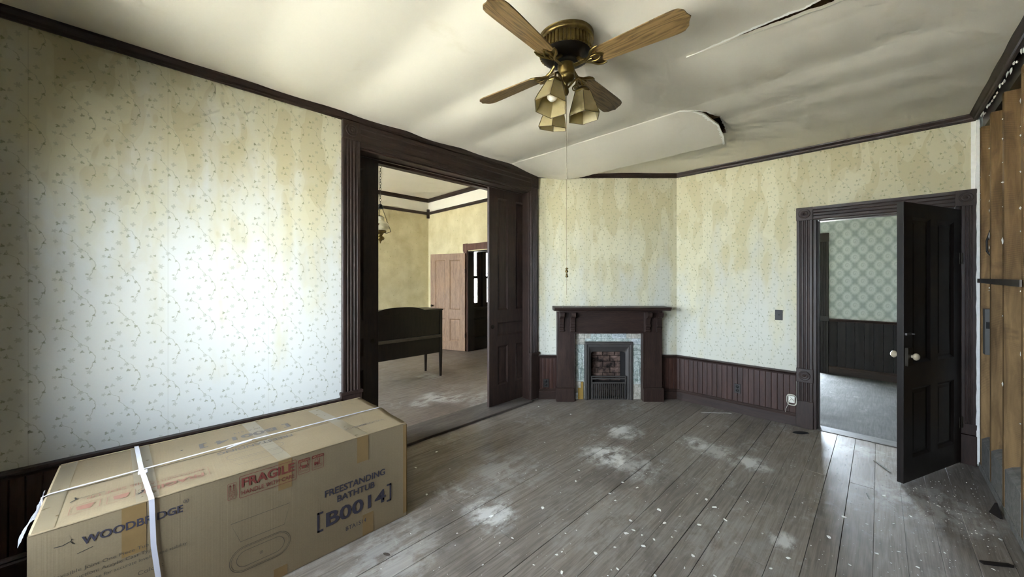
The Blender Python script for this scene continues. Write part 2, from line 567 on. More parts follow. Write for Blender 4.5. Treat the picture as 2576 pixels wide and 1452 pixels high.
def mat_brick():
    m = NT('sooty_firebrick')
    n = m.noise(m.pos(), 9, 5, 0.65)
    c = m.ramp(n, [(0.36, rgb(34, 28, 26)), (0.52, rgb(96, 78, 70)), (0.72, rgb(146, 122, 112))])
    m.bump(n, 0.4, 0.004)
    return m.set(c, 0.9, 0, 0.2)


BRICK = mat_brick()


def mat_ground():
    m = NT('dry_yard')
    n = m.noise(m.pos(), 1.2, 5, 0.6)
    return m.set(m.ramp(n, [(0.3, rgb(150, 150, 142)), (0.7, rgb(186, 185, 178))]), 0.95)


LAWN = mat_ground()


# ------------------------------------------------------------------ mesh builder
class MB:
    def __init__(s):
        s.v = []
        s.f = []
        s.sm = []

    def add(s, verts, faces, M=None, smooth=False):
        b = len(s.v)
        for p in verts:
            p = Vector(p)
            s.v.append(M @ p if M is not None else p)
        for f in faces:
            s.f.append([b + i for i in f])
            s.sm.append(smooth)
        return s

    def box(s, x0, x1, y0, y1, z0, z1, M=None):
        v = [(x0, y0, z0), (x1, y0, z0), (x1, y1, z0), (x0, y1, z0), (x0, y0, z1), (x1, y0, z1), (x1, y1, z1), (x0, y1, z1)]
        f = [(0, 3, 2, 1), (4, 5, 6, 7), (0, 1, 5, 4), (1, 2, 6, 5), (2, 3, 7, 6), (3, 0, 4, 7)]
        return s.add(v, f, M)

    def prism(s, poly, axis, a0, a1, M=None, smooth=False):
        """poly of 2-D points extruded along axis: 'x' poly=(y,z), 'y' poly=(x,z), 'z' poly=(x,y)."""
        n = len(poly)

        def pt(p, a):
            return {'x': (a, p[0], p[1]), 'y': (p[0], a, p[1]), 'z': (p[0], p[1], a)}[axis]
        v = [pt(p, a0) for p in poly] + [pt(p, a1) for p in poly]
        f = [tuple(range(n))[::-1], tuple(range(n, 2 * n))]
        s.add(v, f, M)
        s.add(v, [(i, (i + 1) % n, n + (i + 1) % n, n + i) for i in range(n)], M, smooth)
        return s

    def lathe(s, prof, n=24, M=None, smooth=True, rfun=None):
        v = []
        for (r, z) in prof:
            for i in range(n):
                a = 2 * PI * i / n
                rr = r * (rfun(a, z) if rfun else 1.0)
                v.append((rr * math.cos(a), rr * math.sin(a), z))
        f = []
        for j in range(len(prof) - 1):
            for i in range(n):
                k = (i + 1) % n
                f.append((j * n + i, j * n + k, (j + 1) * n + k, (j + 1) * n + i))
        return s.add(v, f, M, smooth)

    def tube(s, pts, r, n=8, closed=False, M=None, caps=True):
        pts = [Vector(p) for p in pts]
        m = len(pts)
        rs = r if hasattr(r, '__len__') else [r] * m
        v = []
        up = None
        for i, p in enumerate(pts):
            a = pts[(i - 1) % m] if (closed or i > 0) else pts[i]
            b = pts[(i + 1) % m] if (closed or i < m - 1) else pts[i]
            t = (b - a).normalized()
            if up is None:
                up = t.orthogonal().normalized()
            up = (up - t * up.dot(t))
            if up.length < 1e-6:
                up = t.orthogonal()
            up.normalize()
            w = t.cross(up)
            for k in range(n):
                c = 2 * PI * k / n
                v.append(p + up * (rs[i] * math.cos(c)) + w * (rs[i] * math.sin(c)))
        f = []
        seg = m if closed else m - 1
        for i in range(seg):
            j = (i + 1) % m
            for k in range(n):
                l = (k + 1) % n
                f.append((i * n + k, i * n + l, j * n + l, j * n + k))
        s.add(v, f, M, True)
        if caps and not closed:
            s.add(v, [tuple(range(n))[::-1], tuple(range((m - 1) * n, m * n))], M)
        return s

    def grid(s, fn, nu, nv, M=None, smooth=True):
        v = [fn(i / nu, j / nv) for j in range(nv + 1) for i in range(nu + 1)]
        f = [(j * (nu + 1) + i, j * (nu + 1) + i + 1, (j + 1) * (nu + 1) + i + 1, (j + 1) * (nu + 1) + i)
             for j in range(nv) for i in range(nu)]
        return s.add(v, f, M, smooth)

    def ribbon(s, pts, w, closed=False, M=None):
        """flat stroke in the local XY plane"""
        pts = [Vector((p[0], p[1], 0)) for p in pts]
        n = len(pts)
        v = []
        for i, p in enumerate(pts):
            a = pts[(i - 1) % n] if (closed or i > 0) else p
            b = pts[(i + 1) % n] if (closed or i < n - 1) else p
            t = (b - a).normalized()
            nn = Vector((-t.y, t.x, 0)) * (w / 2)
            v += [p + nn, p - nn]
        f = []
        for i in range(n if closed else n - 1):
            j = (i + 1) % n
            f.append((2 * i, 2 * i + 1, 2 * j + 1, 2 * j))
        return s.add(v, f, M)

    def mesh(s, name):
        me = bpy.data.meshes.new(name)
        me.from_pydata([tuple(p) for p in s.v], [], s.f)
        me.polygons.foreach_set('use_smooth', s.sm)
        me.update()
        return me

    def build(s, name, mat, parent=None, frame=None, bevel=0.0, recalc=True):
        me = s.mesh(name)
        if recalc:
            import bmesh
            bm = bmesh.new()
            bm.from_mesh(me)
            bmesh.ops.recalc_face_normals(bm, faces=bm.faces)
            bm.to_mesh(me)
            bm.free()
        me.materials.append(mat)
        return link(name, me, parent, frame, bevel)


def link(name, me, parent=None, frame=None, bevel=0.0):
    o = bpy.data.objects.new(name, me)
    C.objects.link(o)
    if parent is not None:
        o.parent = parent
    if frame is not None:
        o.location = frame[0]
        o.rotation_euler = (0, 0, frame[1])
    if bevel:
        b = o.modifiers.new('soft_edge', 'BEVEL')
        b.width = bevel
        b.segments = 2
        b.limit_method = 'ANGLE'
        b.angle_limit = R(40)
    return o


def tag(o, label=None, cat=None, group=None, kind=None):
    if label:
        o['label'] = label
    if cat:
        o['category'] = cat
    if group:
        o['group'] = group
    if kind:
        o['kind'] = kind
    return o


def struct(o, label, cat='structure'):
    o['kind'] = 'structure'
    o['label'] = label
    o['category'] = cat
    return o


def empty(name, loc=(0, 0, 0), rz=0.0, parent=None):
    o = bpy.data.objects.new(name, None)
    o.empty_display_size = 0.1
    C.objects.link(o)
    o.location = loc
    o.rotation_euler = (0, 0, rz)
    if parent is not None:
        o.parent = parent
    return o


def T(x=0, y=0, z=0):
    return Matrix.Translation((x, y, z))


def RX(a):
    return Matrix.Rotation(a, 4, 'X')


def RY(a):
    return Matrix.Rotation(a, 4, 'Y')


def RZ(a):
    return Matrix.Rotation(a, 4, 'Z')


# frames: local x runs along the wall, local +y goes INTO the wall, -y is the room
F_LEFT = ((-3.06, 0, 0), PI / 2)
F_FIRE = ((-3.06, 3.52, 0), PI / 4)
F_BACK = ((0, 4.765, 0), 0.0)
F_RIGHT = ((0.56, 0, 0), -PI / 2)     # local x = -Y
F_REAR = ((0, REAR_Y, 0), PI)         # local x = -X


def wall_panel(mb, x0, x1, z0, z1, y0, y1, openings=()):
    xs = sorted({x0, x1} | {a for o in openings for a in o[:2]})
    zs = sorted({z0, z1} | {a for o in openings for a in o[2:4]})

    def solid(i, j):
        if i < 0 or j < 0 or i >= len(xs) - 1 or j >= len(zs) - 1:
            return False
        cx, cz = (xs[i] + xs[i + 1]) / 2, (zs[j] + zs[j + 1]) / 2
        return not any(o[0] < cx < o[1] and o[2] < cz < o[3] for o in openings)
    for i in range(len(xs) - 1):
        for j in range(len(zs) - 1):
            if not solid(i, j):
                continue
            a, b, c, d = xs[i], xs[i + 1], zs[j], zs[j + 1]
            v = [(a, y0, c), (b, y0, c), (b, y0, d), (a, y0, d), (a, y1, c), (b, y1, c), (b, y1, d), (a, y1, d)]
            f = [(0, 1, 2, 3), (5, 4, 7, 6)]
            if not solid(i - 1, j):
                f.append((4, 0, 3, 7))
            if not solid(i + 1, j):
                f.append((1, 5, 6, 2))
            if not solid(i, j - 1):
                f.append((4, 5, 1, 0))
            if not solid(i, j + 1):
                f.append((3, 2, 6, 7))
            mb.add(v, f)
    return mb


CZ = 2.85            # parlour ceiling height
CAPZ = 0.556         # top of the wainscot cap
ROOF = 3.56

# ------------------------------------------------------------------ STRUCTURE: outside
o = MB().box(-40, 40, -40, 40, -0.75, -0.7).build('ground', LAWN)
struct(o, 'dry pale yard outside the house', 'yard')
o = MB().box(-7.9, 2.0, -2.6, 8.2, ROOF, ROOF + 0.1).build('roof', ROOFMAT)
struct(o, 'attic boards over the rooms', 'roof')
o = MB().box(-3.1, 0.9, -2.4, REAR_Y - 0.25, 2.62, 2.72).build('roof_porch_blocker', ROOFMAT)  # unseen slab, added to keep high sky light off the rear windows
struct(o, 'unseen porch roof added to block high sky at the rear windows', 'roof')

# ------------------------------------------------------------------ STRUCTURE: walls of the parlour
OPEN_L = (1.26, 3.37, -0.1, 2.60)    # pocket-door opening in the left wall
mb = MB()
wall_panel(mb, -2.4, 3.56, -0.1, ROOF, 0.0, 0.10, [OPEN_L])
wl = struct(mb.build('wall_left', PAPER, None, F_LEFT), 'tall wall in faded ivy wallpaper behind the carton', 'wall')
mb = MB()
wall_panel(mb, -2.4, 4.9, -0.1, ROOF, 0.20, 0.30, [OPEN_L])
struct(mb.build('wall_pocket', FARPAPER, None, F_LEFT), 'cream wall skin on the far side of the pocket doors', 'wall')
mb = MB()
wall_panel(mb, -0.0, 1.765, -0.1, ROOF, 0.0, 0.06, [(0.62, 1.14, -0.1, 0.62)])
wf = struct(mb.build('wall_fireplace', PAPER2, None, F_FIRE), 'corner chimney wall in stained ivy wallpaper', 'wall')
mb = MB()
wall_panel(mb, -1.84, 0.56, -0.1, ROOF, 0.0, 0.135, [(-0.47, 0.47, -0.1, 2.135)])
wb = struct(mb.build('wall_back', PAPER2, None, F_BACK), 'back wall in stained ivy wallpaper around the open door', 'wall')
mb = MB()
wall_panel(mb, -0.56, 3.2, -0.1, ROOF, 0.0, 0.2, [(-w[1], -w[0], w[2], w[3]) for w in REAR_WINDOWS])
struct(mb.build('wall_rear', PAPER, None, F_REAR), 'rear wall with a tall window and a smaller added one', 'wall')


def window(name, frame, x0, x1, z0, z1, depth, label, casing=True, inner=0.0):
    root = empty(name, frame[0], frame[1])
    struct(root, label, 'window')
    mb = MB()
    for a, b, c, d in ((x0, x0 + .04, z0, z1), (x1 - .04, x1, z0, z1), (x0, x1, z1 - .04, z1), (x0, x1, z0, z0 + .04)):
        mb.box(a, b, depth * .3, depth * .8, c, d)
    mb.build('window_frame', TRIM, root)
    zm = (z0 + z1) / 2
    for k, (c, d) in enumerate(((z0 + .04, zm + .02), (zm - .02, z1 - .04))):
        mb = MB()
        yy = depth * (.40 + .18 * k)
        for a, b, e, f in ((x0 + .04, x0 + .085, c, d), (x1 - .085, x1 - .04, c, d), (x0 + .04, x1 - .04, c, c + .05), (x0 + .04, x1 - .04, d - .045, d)):
            mb.box(a, b, yy, yy + .03, e, f)
        sash = mb.build('sash', TRIM, root)
        MB().box(x0 + .085, x1 - .085, yy + .012, yy + .016, c + .05, d - .045).build('pane', GLASS, sash)
    MB().box(x0 - .06, x1 + .06, -.06, depth * .3, z0 - .03, z0).build('window_sill', TRIMX, root, bevel=.004)
    if casing:
        mb = MB()
        mb.box(x0 - .12, x0, -.022, 0, z0, z1 + .12).box(x1, x1 + .12, -.022, 0, z0, z1 + .12).box(x0, x1, -.022, 0, z1, z1 + .12)
        mb.build('casing', TRIM, root)
    return root


for i, w in enumerate(REAR_WINDOWS):
    window('window_%d' % (i + 1), F_REAR, -w[1], -w[0], w[2], w[3], 0.2, ('tall wide sash window in the rear wall', 'smaller sash window added to the unseen rear wall for light')[i])

# right wall: bare studs
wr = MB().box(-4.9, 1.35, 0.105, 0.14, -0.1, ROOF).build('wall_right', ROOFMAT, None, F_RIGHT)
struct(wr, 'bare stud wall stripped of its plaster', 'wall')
STUD_Y = [4.62, 4.27, 3.87, 3.45, 3.05, 2.65, 2.25, 1.85, 1.45, 1.05, 0.65, 0.25, -0.15, -0.55, -0.90]
for i, sy in enumerate(STUD_Y):
    wdt = 0.048
    mb = MB()
    top = 2.70
    tw = random.uniform(-.006, .006)

    def stud_pt(u, v, sy=sy, tw=tw):
        pass
    mb.box(-sy - wdt, -sy, 0.0 + abs(tw), 0.104, 0.05, top)
    mb.build('stud', STUD, wr, None, bevel=.003)
for i in range(len(STUD_Y) - 1):
    a, b = STUD_Y[i + 1] + .05, STUD_Y[i] - .002
    h = 0.29 + random.uniform(-.02, .03)
    mb = MB()
    mb.prism([(0.004, 0.05), (0.1, 0.05), (0.1, h + .03), (0.03, h), (0.004, h - .02)], 'x', -b, -a)
    mb.build('fire_block', GREYWOOD, wr, None, bevel=.004)
MB().box(-4.70, 0.66, 0.0, 0.104, 0.0, 0.05).build('sole_plate', GREYWOOD, wr, bevel=.003)
MB().box(-4.70, 0.66, 0.02, 0.104, 2.70, 2.85).build('top_plate', BLACKWOOD, wr)  # black wood stands in for the dark cavity above the studs
# cut plaster edge left standing in the corner
mb = MB()
rr = random.Random(3)
zs = [0.02 + 2.77 * i / 46 for i in range(47)]
prof = [rr.uniform(-.004, .006) for _ in zs]
v = []
for z_, p_ in zip(zs, prof):
    v += [(-4.76, -0.008 + p_ * .5, z_), (-4.735 + p_, -0.008 + p_ * .5, z_), (-4.735 + p_, 0.010, z_), (-4.76, 0.010, z_)]
f = []
for i in range(len(zs) - 1):
    for k in range(4):
        f.append((4 * i + k, 4 * i + (k + 1) % 4, 4 * i + 4 + (k + 1) % 4, 4 * i + 4 + k))
mb.add(v, f + [(3, 2, 1, 0), tuple(len(v) - 4 + k for k in range(4))])
mb.build('plaster_edge', PLASTER, wr)
MB().box(.528, .558, -.004, .002, 2.243, 2.79).build('bare_plaster', PLASTER, wb)
# shreds of plaster left under the crown and on the stud edges
rr = random.Random(11)


def chip_mesh(rng, sx, sy, sz, n=7):
    """irregular torn lump: outline in x/z, uneven thickness in y"""
    mb = MB()
    ring = []
    for i in range(n):
        a = 2 * PI * i / n + rng.uniform(-.25, .25)
        k = rng.uniform(.45, 1.15)
        ring.append((sx * k * math.cos(a), rng.uniform(-.4, .4) * sy, sz * k * math.sin(a)))
    v = ring + [(rng.uniform(-.3, .3) * sx, -sy, rng.uniform(-.3, .3) * sz), (0, sy, 0)]
    f = [(i, (i + 1) % n, n) for i in range(n)] + [((i + 1) % n, i, n + 1) for i in range(n)]
    mb.add(v, f)
    return mb


for i in range(22):
    yy = 4.6 - i * .075 + rr.uniform(-.02, .02)
    chip_mesh(rr, rr.uniform(.015, .04), .006, rr.uniform(.008, .028)).build('plaster_scrap', PLASTER, wr, ((-yy, 0.002, 2.785 - rr.uniform(0, .03)), 0))
for sy in STUD_Y[:5]:
    for j in range(9):
        zz = rr.uniform(.5, 2.6) if j > 4 else rr.uniform(1.7, 2.6)
        b = rr.choice((.004, .005, .007, .010))
        chip_mesh(rr, b * 1.3, b * rr.uniform(.3, .7), b * rr.choice((.4, .7, 1.2, 3.0)), 9).build('plaster_scrap', PLASTER, wr, ((-sy + .0, -0.004, zz), 0))

# ------------------------------------------------------------------ STRUCTURE: parlour ceiling (sagging boards, torn joint, hanging sheet)
CUSPS = [-1.3, -0.1, 0.5, 1.1, 1.70, 2.30, 3.0, 3.43, 3.83, 4.3, 4.95]
AMPS = [.014, .020, .030, .038, .044, .040, .026, .022, .016, .010]


def sag_raw(x, y):
    for i in range(len(CUSPS) - 1):
        if CUSPS[i] <= y <= CUSPS[i + 1]:
            t = (y - CUSPS[i]) / (CUSPS[i + 1] - CUSPS[i])
            amp = AMPS[i] * (0.7 + 0.5 * mnoise.noise(Vector((x * .7, i * 3.1, 0))))
            edge = min(1.0, (x + 3.1) / .6, (0.62 - x) / .5)
            edge = max(0.0, edge)
            return -amp * (math.sin(PI * t ** 0.75)) * (0.35 + 0.65 * edge)
    return 0.0


def sag(x, y):
    return sum(w * sag_raw(x, y + d) for d, w in ((-.09, .1), (-.05, .2), (0, .4), (.05, .2), (.09, .1)))


TEAR = [(3.0, -1.12), (3.06, -1.03), (3.14, -0.972), (3.33, -0.925), (3.55, -0.945), (3.74, -0.985)]


def tear_x(y):
    for (a, xa), (b, xb) in zip(TEAR, TEAR[1:]):
        if a <= y <= b:
            return xa + (xb - xa) * (y - a) / (b - a)
    return TEAR[-1][1] if y > 3 else TEAR[0][1]


def jag(x, s=23.0, a=.012):
    return a * mnoise.noise(Vector((x * s, 1.7, 3.3))) + a * .6 * mnoise.noise(Vector((x * s * 3.1, 5.7, 1.3)))


CRACK_Y = 2.30


def crack_half(x, side=1):
    if x < -0.80:
        return 0.0
    t = (x + 0.80)
    n = 0.75 + 1.1 * mnoise.noise(Vector((x * 9.0, 2.0, 0)))
    n += 0.55 * mnoise.noise(Vector((round(x * 45) * .37, 7.0 * side, 1.0))) + .25 * mnoise.noise(Vector((x * 90, 3.0 * side, 2.0)))
    return min(0.020, 0.03 * t) * max(0.12, n)


X0, XM, X1 = -3.12, -0.90, 0.60
mb = MB()


def cz(x, y):
    return CZ + sag(x, y)


def reg_a(xa, xb):
    def fn(u, v):
        x = xa + (xb - xa) * u
        y1 = CRACK_Y - crack_half(x, -1)
        y = REAR_Y - .04 + (y1 - REAR_Y + .04) * v
        return (x, y, cz(x, y))
    return fn


def reg_b(xa, xb):
    def fn(u, v):
        x = xa + (xb - xa) * u
        y0 = CRACK_Y + crack_half(x, 1)
        y = y0 + (3.0 - y0) * v
        drop = -0.022 * max(0, 1 - v * 4) * min(1, max(0, x + .8) * 2)
        return (x, y, cz(x, y) + drop)
    return fn


def reg_row(xa, xb, ya, yb):
    def fn(u, v):
        x, y = xa + (xb - xa) * u, ya + (yb - ya) * v
        return (x, y, cz(x, y))
    return fn


def reg_c(u, v):
    y = 3.0 + .74 * v
    x0 = tear_x(y) + jag(y, 30, .01)
    x = x0 + (XM - x0) * u
    return (x, y, cz(x, y))


for xa, xb, nx in ((X0, XM, 80), (XM, X1, 240)):
    mb.grid(reg_a(xa, xb), nx, 80)
    mb.grid(reg_b(xa, xb), nx, 36)
    if xa == XM:
        mb.grid(reg_row(xa, xb, 3.0, 3.74), nx, 40)
    mb.grid(reg_row(xa, xb, 3.74, 4.82), nx, 30)
mb.grid(reg_c, 8, 40)
ceil = mb.build('ceiling', CEIL)
import bmesh
bm_ = bmesh.new()
bm_.from_mesh(ceil.data)
bmesh.ops.remove_doubles(bm_, verts=bm_.verts, dist=2e-4)
bmesh.ops.recalc_face_normals(bm_, faces=bm_.faces)
bm_.to_mesh(ceil.data)
bm_.free()
sm = ceil.modifiers.new('board_thickness', 'SOLIDIFY')
sm.thickness = 0.012
sm.offset = 1.0
sm.use_rim = False
struct(ceil, 'sagging off-white board ceiling with a torn joint', 'ceiling')


def sheet(u, v):
    x1 = tear_x(3.0 + .74 * v) - 0.012 * v - .004
    x = X0 + (x1 - X0) * u
    edge = 3.74 + jag(x) * 1.0 + .02 * (u - .5)
    y = 3.0 + (edge - 3.0) * v
    t = v
    s = 0.105 * (t ** 1.1) + .03 * math.sin(PI * t) * (0.5 + .5 * u)
    s *= 0.50 + 0.5 * min(1.0, u / .25)
    return (x, y, CZ - s + sag(x, 3.0) * (1 - t) ** 2)


mb = MB().grid(sheet, 140, 40)
sh = mb.build('hanging_sheet', CEIL, ceil)
sm = sh.modifiers.new('board_thickness', 'SOLIDIFY')
sm.thickness = 0.012
sm.offset = 1.0
# white torn paper along the crack and the tear
rr = random.Random(5)
mb = MB()
n = 227
for side in (-1, 1):
    v = []
    for i in range(n + 1):
        x = -0.82 + (X1 + .82) * i / n
        g = crack_half(x, side)
        w = (.010 + .014 * abs(mnoise.noise(Vector((x * 14, side * 4, 0)))) + .008 * abs(mnoise.noise(Vector((x * 70, side * 9, 3)))) + .010 * (side > 0)) * min(1, (x + .84) * 4)
        dz = -0.022 * min(1, max(0, x + .8) * 2) if side > 0 else -.004
        y0 = CRACK_Y + side * (g - .002)
        y1 = CRACK_Y + side * (g + w)
        z = CZ + sag(x, CRACK_Y) + dz
        v += [(x, y0, z - .004 - .004 * (side > 0)), (x, y1, z - .0025 + (0.022 * .15 if side > 0 else 0))]
    mb.add(v, [(2 * i, 2 * i + 1, 2 * i + 3, 2 * i + 2) for i in range(n)])
mb.build('torn_paper', PAPERWHITE, ceil)
mb = MB()
n = 60
for side, w in ((1, .020), (-1, .016)):
    v = []
    for i in range(n + 1):
        t = i / n
        y = 3.0 + .72 * t
        w_ = w * (.4 + .9 * abs(mnoise.noise(Vector((y * 16, side * 2, 1)))))
        if side > 0:
            x0 = tear_x(y) + jag(y, 30, .01)
            z = CZ + sag(x0, y) - .003
            v += [(x0 - .003, y, z), (x0 + w_, y, z)]
        else:
            x0, yy, zz = sheet(1, t)
            x2, yy2, zz2 = sheet(1 - .012 * (.4 + abs(mnoise.noise(Vector((t * 22, 8, 1))))), t)
            v += [(x0 + .002, yy, zz - .003), (x2, yy2, zz2 - .003)]
    mb.add(v, [(2 * i, 2 * i + 1, 2 * i + 3, 2 * i + 2) for i in range(n)])
mb.build('torn_paper', PAPERWHITE, ceil)
for jy in (0.5, 1.1, 1.7, 2.55, 3.42, 4.1):
    MB().box(-3.05, 0.55, jy - .02, jy + .02, CZ + .03, CZ + .2).build('joist', STUD, ceil)

# ------------------------------------------------------------------ STRUCTURE: parlour floor with single boards
fl = MB().box(-3.06, 0.60, REAR_Y, 4.765, -0.10, -0.03).build('floor', SUBFLOOR)
struct(fl, 'worn grey plank floor strewn with plaster dust', 'floor')
PW = 0.132
nb = 28
x_start = -3.06
for i in range(nb):
    xa = x_start + i * PW
    if xa > 0.60:
        break
    cuts = [-0.66, 4.765]
    rr = random.Random(100 + i)
    cuts = [REAR_Y] + sorted(rr.sample([0.6, 1.5, 2.3, 3.1, 3.7], 1)) + [4.765]
    for a, b in zip(cuts, cuts[1:]):
        g = rr.choice((.0002, .0003, .0006)) if i not in (9, 12, 17, 21) else 0.0022
        dz = rr.uniform(-.0015, .0010)
        mb = MB()
        x0, x1 = xa + g, min(xa + PW - g, 0.60)
        y0, y1 = a + .001, b - .001
        # clip boards at the diagonal chimney wall
        if xa < -1.82:
            lim = 3.52 + (xa + 3.06) + .12
            y1 = min(y1, lim)
            if y1 - y0 < .05:
                continue
        mb.prism([(x0, -.03), (x0, -.0012 + dz), (x0 + .001, dz), (x1 - .001, dz), (x1, -.0012 + dz), (x1, -.03)], 'y', y0, y1)
        mb.build('floorboard', FLOOR, fl)

# ------------------------------------------------------------------ crown moulding
CROWN = [(0.0, 2.792), (-.010, 2.792), (-.014, 2.800), (-.022, 2.804), (-.026, 2.816), (-.040, 2.834), (-.044, 2.846), (0.0, 2.846)]
for k, (fr, a, b, lab) in enumerate(((F_LEFT, REAR_Y, 3.535, 'above the ivy wall and wide opening'), (F_FIRE, -.01, 1.77, 'above the fireplace wall'),
                                     (F_BACK, -1.82, .56, 'above the open door wall'), (F_RIGHT, -4.765, -REAR_Y, 'above the bare studs'))):
    o = MB().prism(CROWN, 'x', a, b).build('trim_%d' % (k + 1), TRIMX, None, fr)
    struct(o, 'thin dark crown moulding ' + lab, 'moulding')


# ------------------------------------------------------------------ fluted casings
def flute_profile(x0, x1, n=4, d=.026, gd=.007, edge=.02):
    w = x1 - x0
    p = [(x0, 0), (x0, -d * .7), (x0 + .006, -d), (x0 + edge * .7, -d)]
    a, b = x0 + edge, x1 - edge
    s = (b - a) / n
    for i in range(n):
        q = a + i * s
        p += [(q + s * .15, -d), (q + s * .3, -d + gd * .8), (q + s * .5, -d + gd), (q + s * .7, -d + gd * .8), (q + s * .85, -d)]
    p += [(x1 - edge * .7, -d), (x1 - .006, -d), (x1, -d * .7), (x1, 0)]
    return p


def bullseye(root, cx, cz, w, h, d=.034):
    MB().box(cx - w / 2, cx + w / 2, -d, 0, cz - h / 2, cz + h / 2).build('corner_block', TRIM, root, bevel=.003)
    prof = [(.046, 0), (.046, .006), (.040, .009), (.034, .004), (.028, .003), (.024, .008), (.018, .009), (.013, .004), (.010, .004), (.008, .009), (.0, .011)]
    s = w / .13
    M = T(cx, -d, cz) @ RX(PI / 2)
    MB().lathe([(r * s, z) for r, z in prof], 24, M).build('rosette', TRIM, root)


# wide pocket-door opening
t5 = empty('trim_5', F_LEFT[0], F_LEFT[1])
struct(t5, 'dark fluted casing around the wide pocket-door opening', 'door casing')
for (a, b, pa, pb) in ((1.118, 1.262, 1.108, 1.272), (3.368, 3.50, 3.36, 3.506)):
    MB().prism(flute_profile(a, b), 'z', .60, 2.645).build('fluted_casing', TRIM, t5)
    mb = MB().box(pa, pb, -.034, 0, .02, .575).box(pa - .006, pb + .006, -.044, 0, .575, .60)
    mb.build('plinth_block', TRIM, t5, bevel=.003)
    bullseye(t5, (a + b) / 2, 2.718, b - a, .146)
HEAD = [(0, 2.60), (-.014, 2.60), (-.018, 2.612), (-.026, 2.615), (-.026, 2.64), (-.018, 2.65), (-.018, 2.70), (-.026, 2.71), (-.026, 2.745), (-.034, 2.755), (-.034, 2.785), (0, 2.791)]
MB().prism(HEAD, 'x', 1.262, 3.368).build('head_casing', TRIMX, t5)
# jamb linings, track slot and threshold
for (a, b) in ((1.255, 1.272), (3.358, 3.375)):
    mb = MB().box(a, b, 0, .112, .02, 2.60).box(a, b, .188, .30, .02, 2.60)
    mb.build('jamb', TRIM, t5, bevel=.002)
mb = MB().box(1.27, 3.36, 0, .11, 2.585, 2.60).box(1.27, 3.36, .19, .30, 2.585, 2.60)
mb.build('head_jamb', TRIMX, t5)
MB().box(1.27, 3.36, .105, .125, 2.575, 2.60).box(1.27, 3.36, .18, .20, 2.57, 2.60).build('track_bead', TRIMX, t5)
MB().box(1.27, 3.36, .13, .17, 2.62, 2.64).build('door_track', GREYSTEEL, t5)
o = MB().box(1.26, 3.37, -.05, .31, -.02, .022).build('trim_6', mat_wood('worn_threshold', rgb(62, 55, 51), rgb(104, 96, 90), .5, 'x'), None, F_LEFT, bevel=.006)
struct(o, 'worn grey threshold board under the pocket doors', 'threshold')


# ------------------------------------------------------------------ panelled doors
def panel_door(root, W, H, TH, panels, mat, z0=0.0, both=True):
    """leaf in local x 0..W, y 0..TH, panels = (x0,x1,z0,z1); stiles proud, panels recessed with a raised field"""
    mb = MB()
    wall_panel(mb, 0, W, z0, H, 0, TH, panels)
    leaf = mb.build('door_leaf', mat, root, bevel=.0025)
    for (a, b, c, d) in panels:
        for y0, sgn in ((0.0, 1), (TH, -1)):
            if sgn < 0 and not both:
                continue
            mb = MB()
            # sloped moulding ring
            q = .018
            o4 = [(a, c), (b, c), (b, d), (a, d)]
            i4 = [(a + q, c + q), (b - q, c + q), (b - q, d - q), (a + q, d - q)]
            v = [(x, y0 + sgn * .001, z) for x, z in o4] + [(x, y0 + sgn * .013, z) for x, z in i4]
            mb.add(v, [(k, (k + 1) % 4, 4 + (k + 1) % 4, 4 + k) for k in range(4)])
            mb.build('panel_moulding', mat, root)
        mb = MB().box(a, b, TH * .38, TH * .62, c, d)
        if b - a > .09 and d - c > .09:
            for y0, y1 in ((TH * .38, .011), (TH * .62, TH - .011)):
                q, r = .03, .048
                v = [(x, y0, z) for x, z in ((a + q, c + q), (b - q, c + q), (b - q, d - q), (a + q, d - q))] + \
                    [(x, y1, z) for x, z in ((a + r, c + r), (b - r, c + r), (b - r, d - r), (a + r, d - r))]
                if b - a > 2.2 * r:
                    mb.add(v, [(k, (k + 1) % 4, 4 + (k + 1) % 4, 4 + k) for k in range(4)] + [(4, 5, 6, 7)])
        mb.build('door_panel', mat, root)
    return leaf


def pocket_panels():
    ps = []
    for c in (.137, .442, .747):
        ps.append((c, c + .165, 1.12, 2.45))
        ps.append((c, c + .165, .23, .69))
    ps.append((.137, .912, .81, .97))
    return ps


for k, (y_, side, lab) in enumerate(((2.82, 0, 'dark panelled pocket door drawn half out beside the fireplace'), (0.44, 1, 'dark pocket door showing a narrow strip behind the carton'))):
    d = empty('pocket_door', (-3.06 - .155 + .0175, y_, .024), PI / 2)
    d.location = (-3.06 - .1325, y_, .024)
    tag(d, lab, 'door', 'pocket doors')
    panel_door(d, 1.05, 2.575, .036, pocket_panels(), TRIM)
    xk = .05 if not side else 1.0
    MB().lathe([(.0, .003), (.02, .003), (.024, .0), (.026, 0)], 16, T(xk, 0, .93) @ RX(PI / 2)).build('pull_cup', DARKBRASS, d)

# ------------------------------------------------------------------ door casing on the back wall + hall door
t7 = empty('trim_7', F_BACK[0], F_BACK[1])
struct(t7, 'dark fluted casing with rosette blocks around the open hall door', 'door casing')
MB().prism(flute_profile(-.602, -.472, 3), 'z', .60, 2.108).build('fluted_casing', TRIM, t7)
MB().prism(flute_profile(-.602, -.472, 3), 'z', .27, .462).build('fluted_casing', TRIM, t7)
bullseye(t7, -.537, .531, .134, .138)
MB().box(-.607, -.468, -.036, 0, 0.0, .27).build('plinth_block', TRIM, t7, bevel=.003)
bullseye(t7, -.537, 2.172, .134, .13)
MB().prism(flute_profile(.472, .556, 3), 'z', .33, 2.108).build('fluted_casing', TRIM, t7)
MB().box(.470, .556, -.036, 0, .0, .24).box(.470, .556, -.03, 0, .245, .33).build('plinth_block', TRIM, t7, bevel=.003)
bullseye(t7, .500, 2.172, .112, .13)
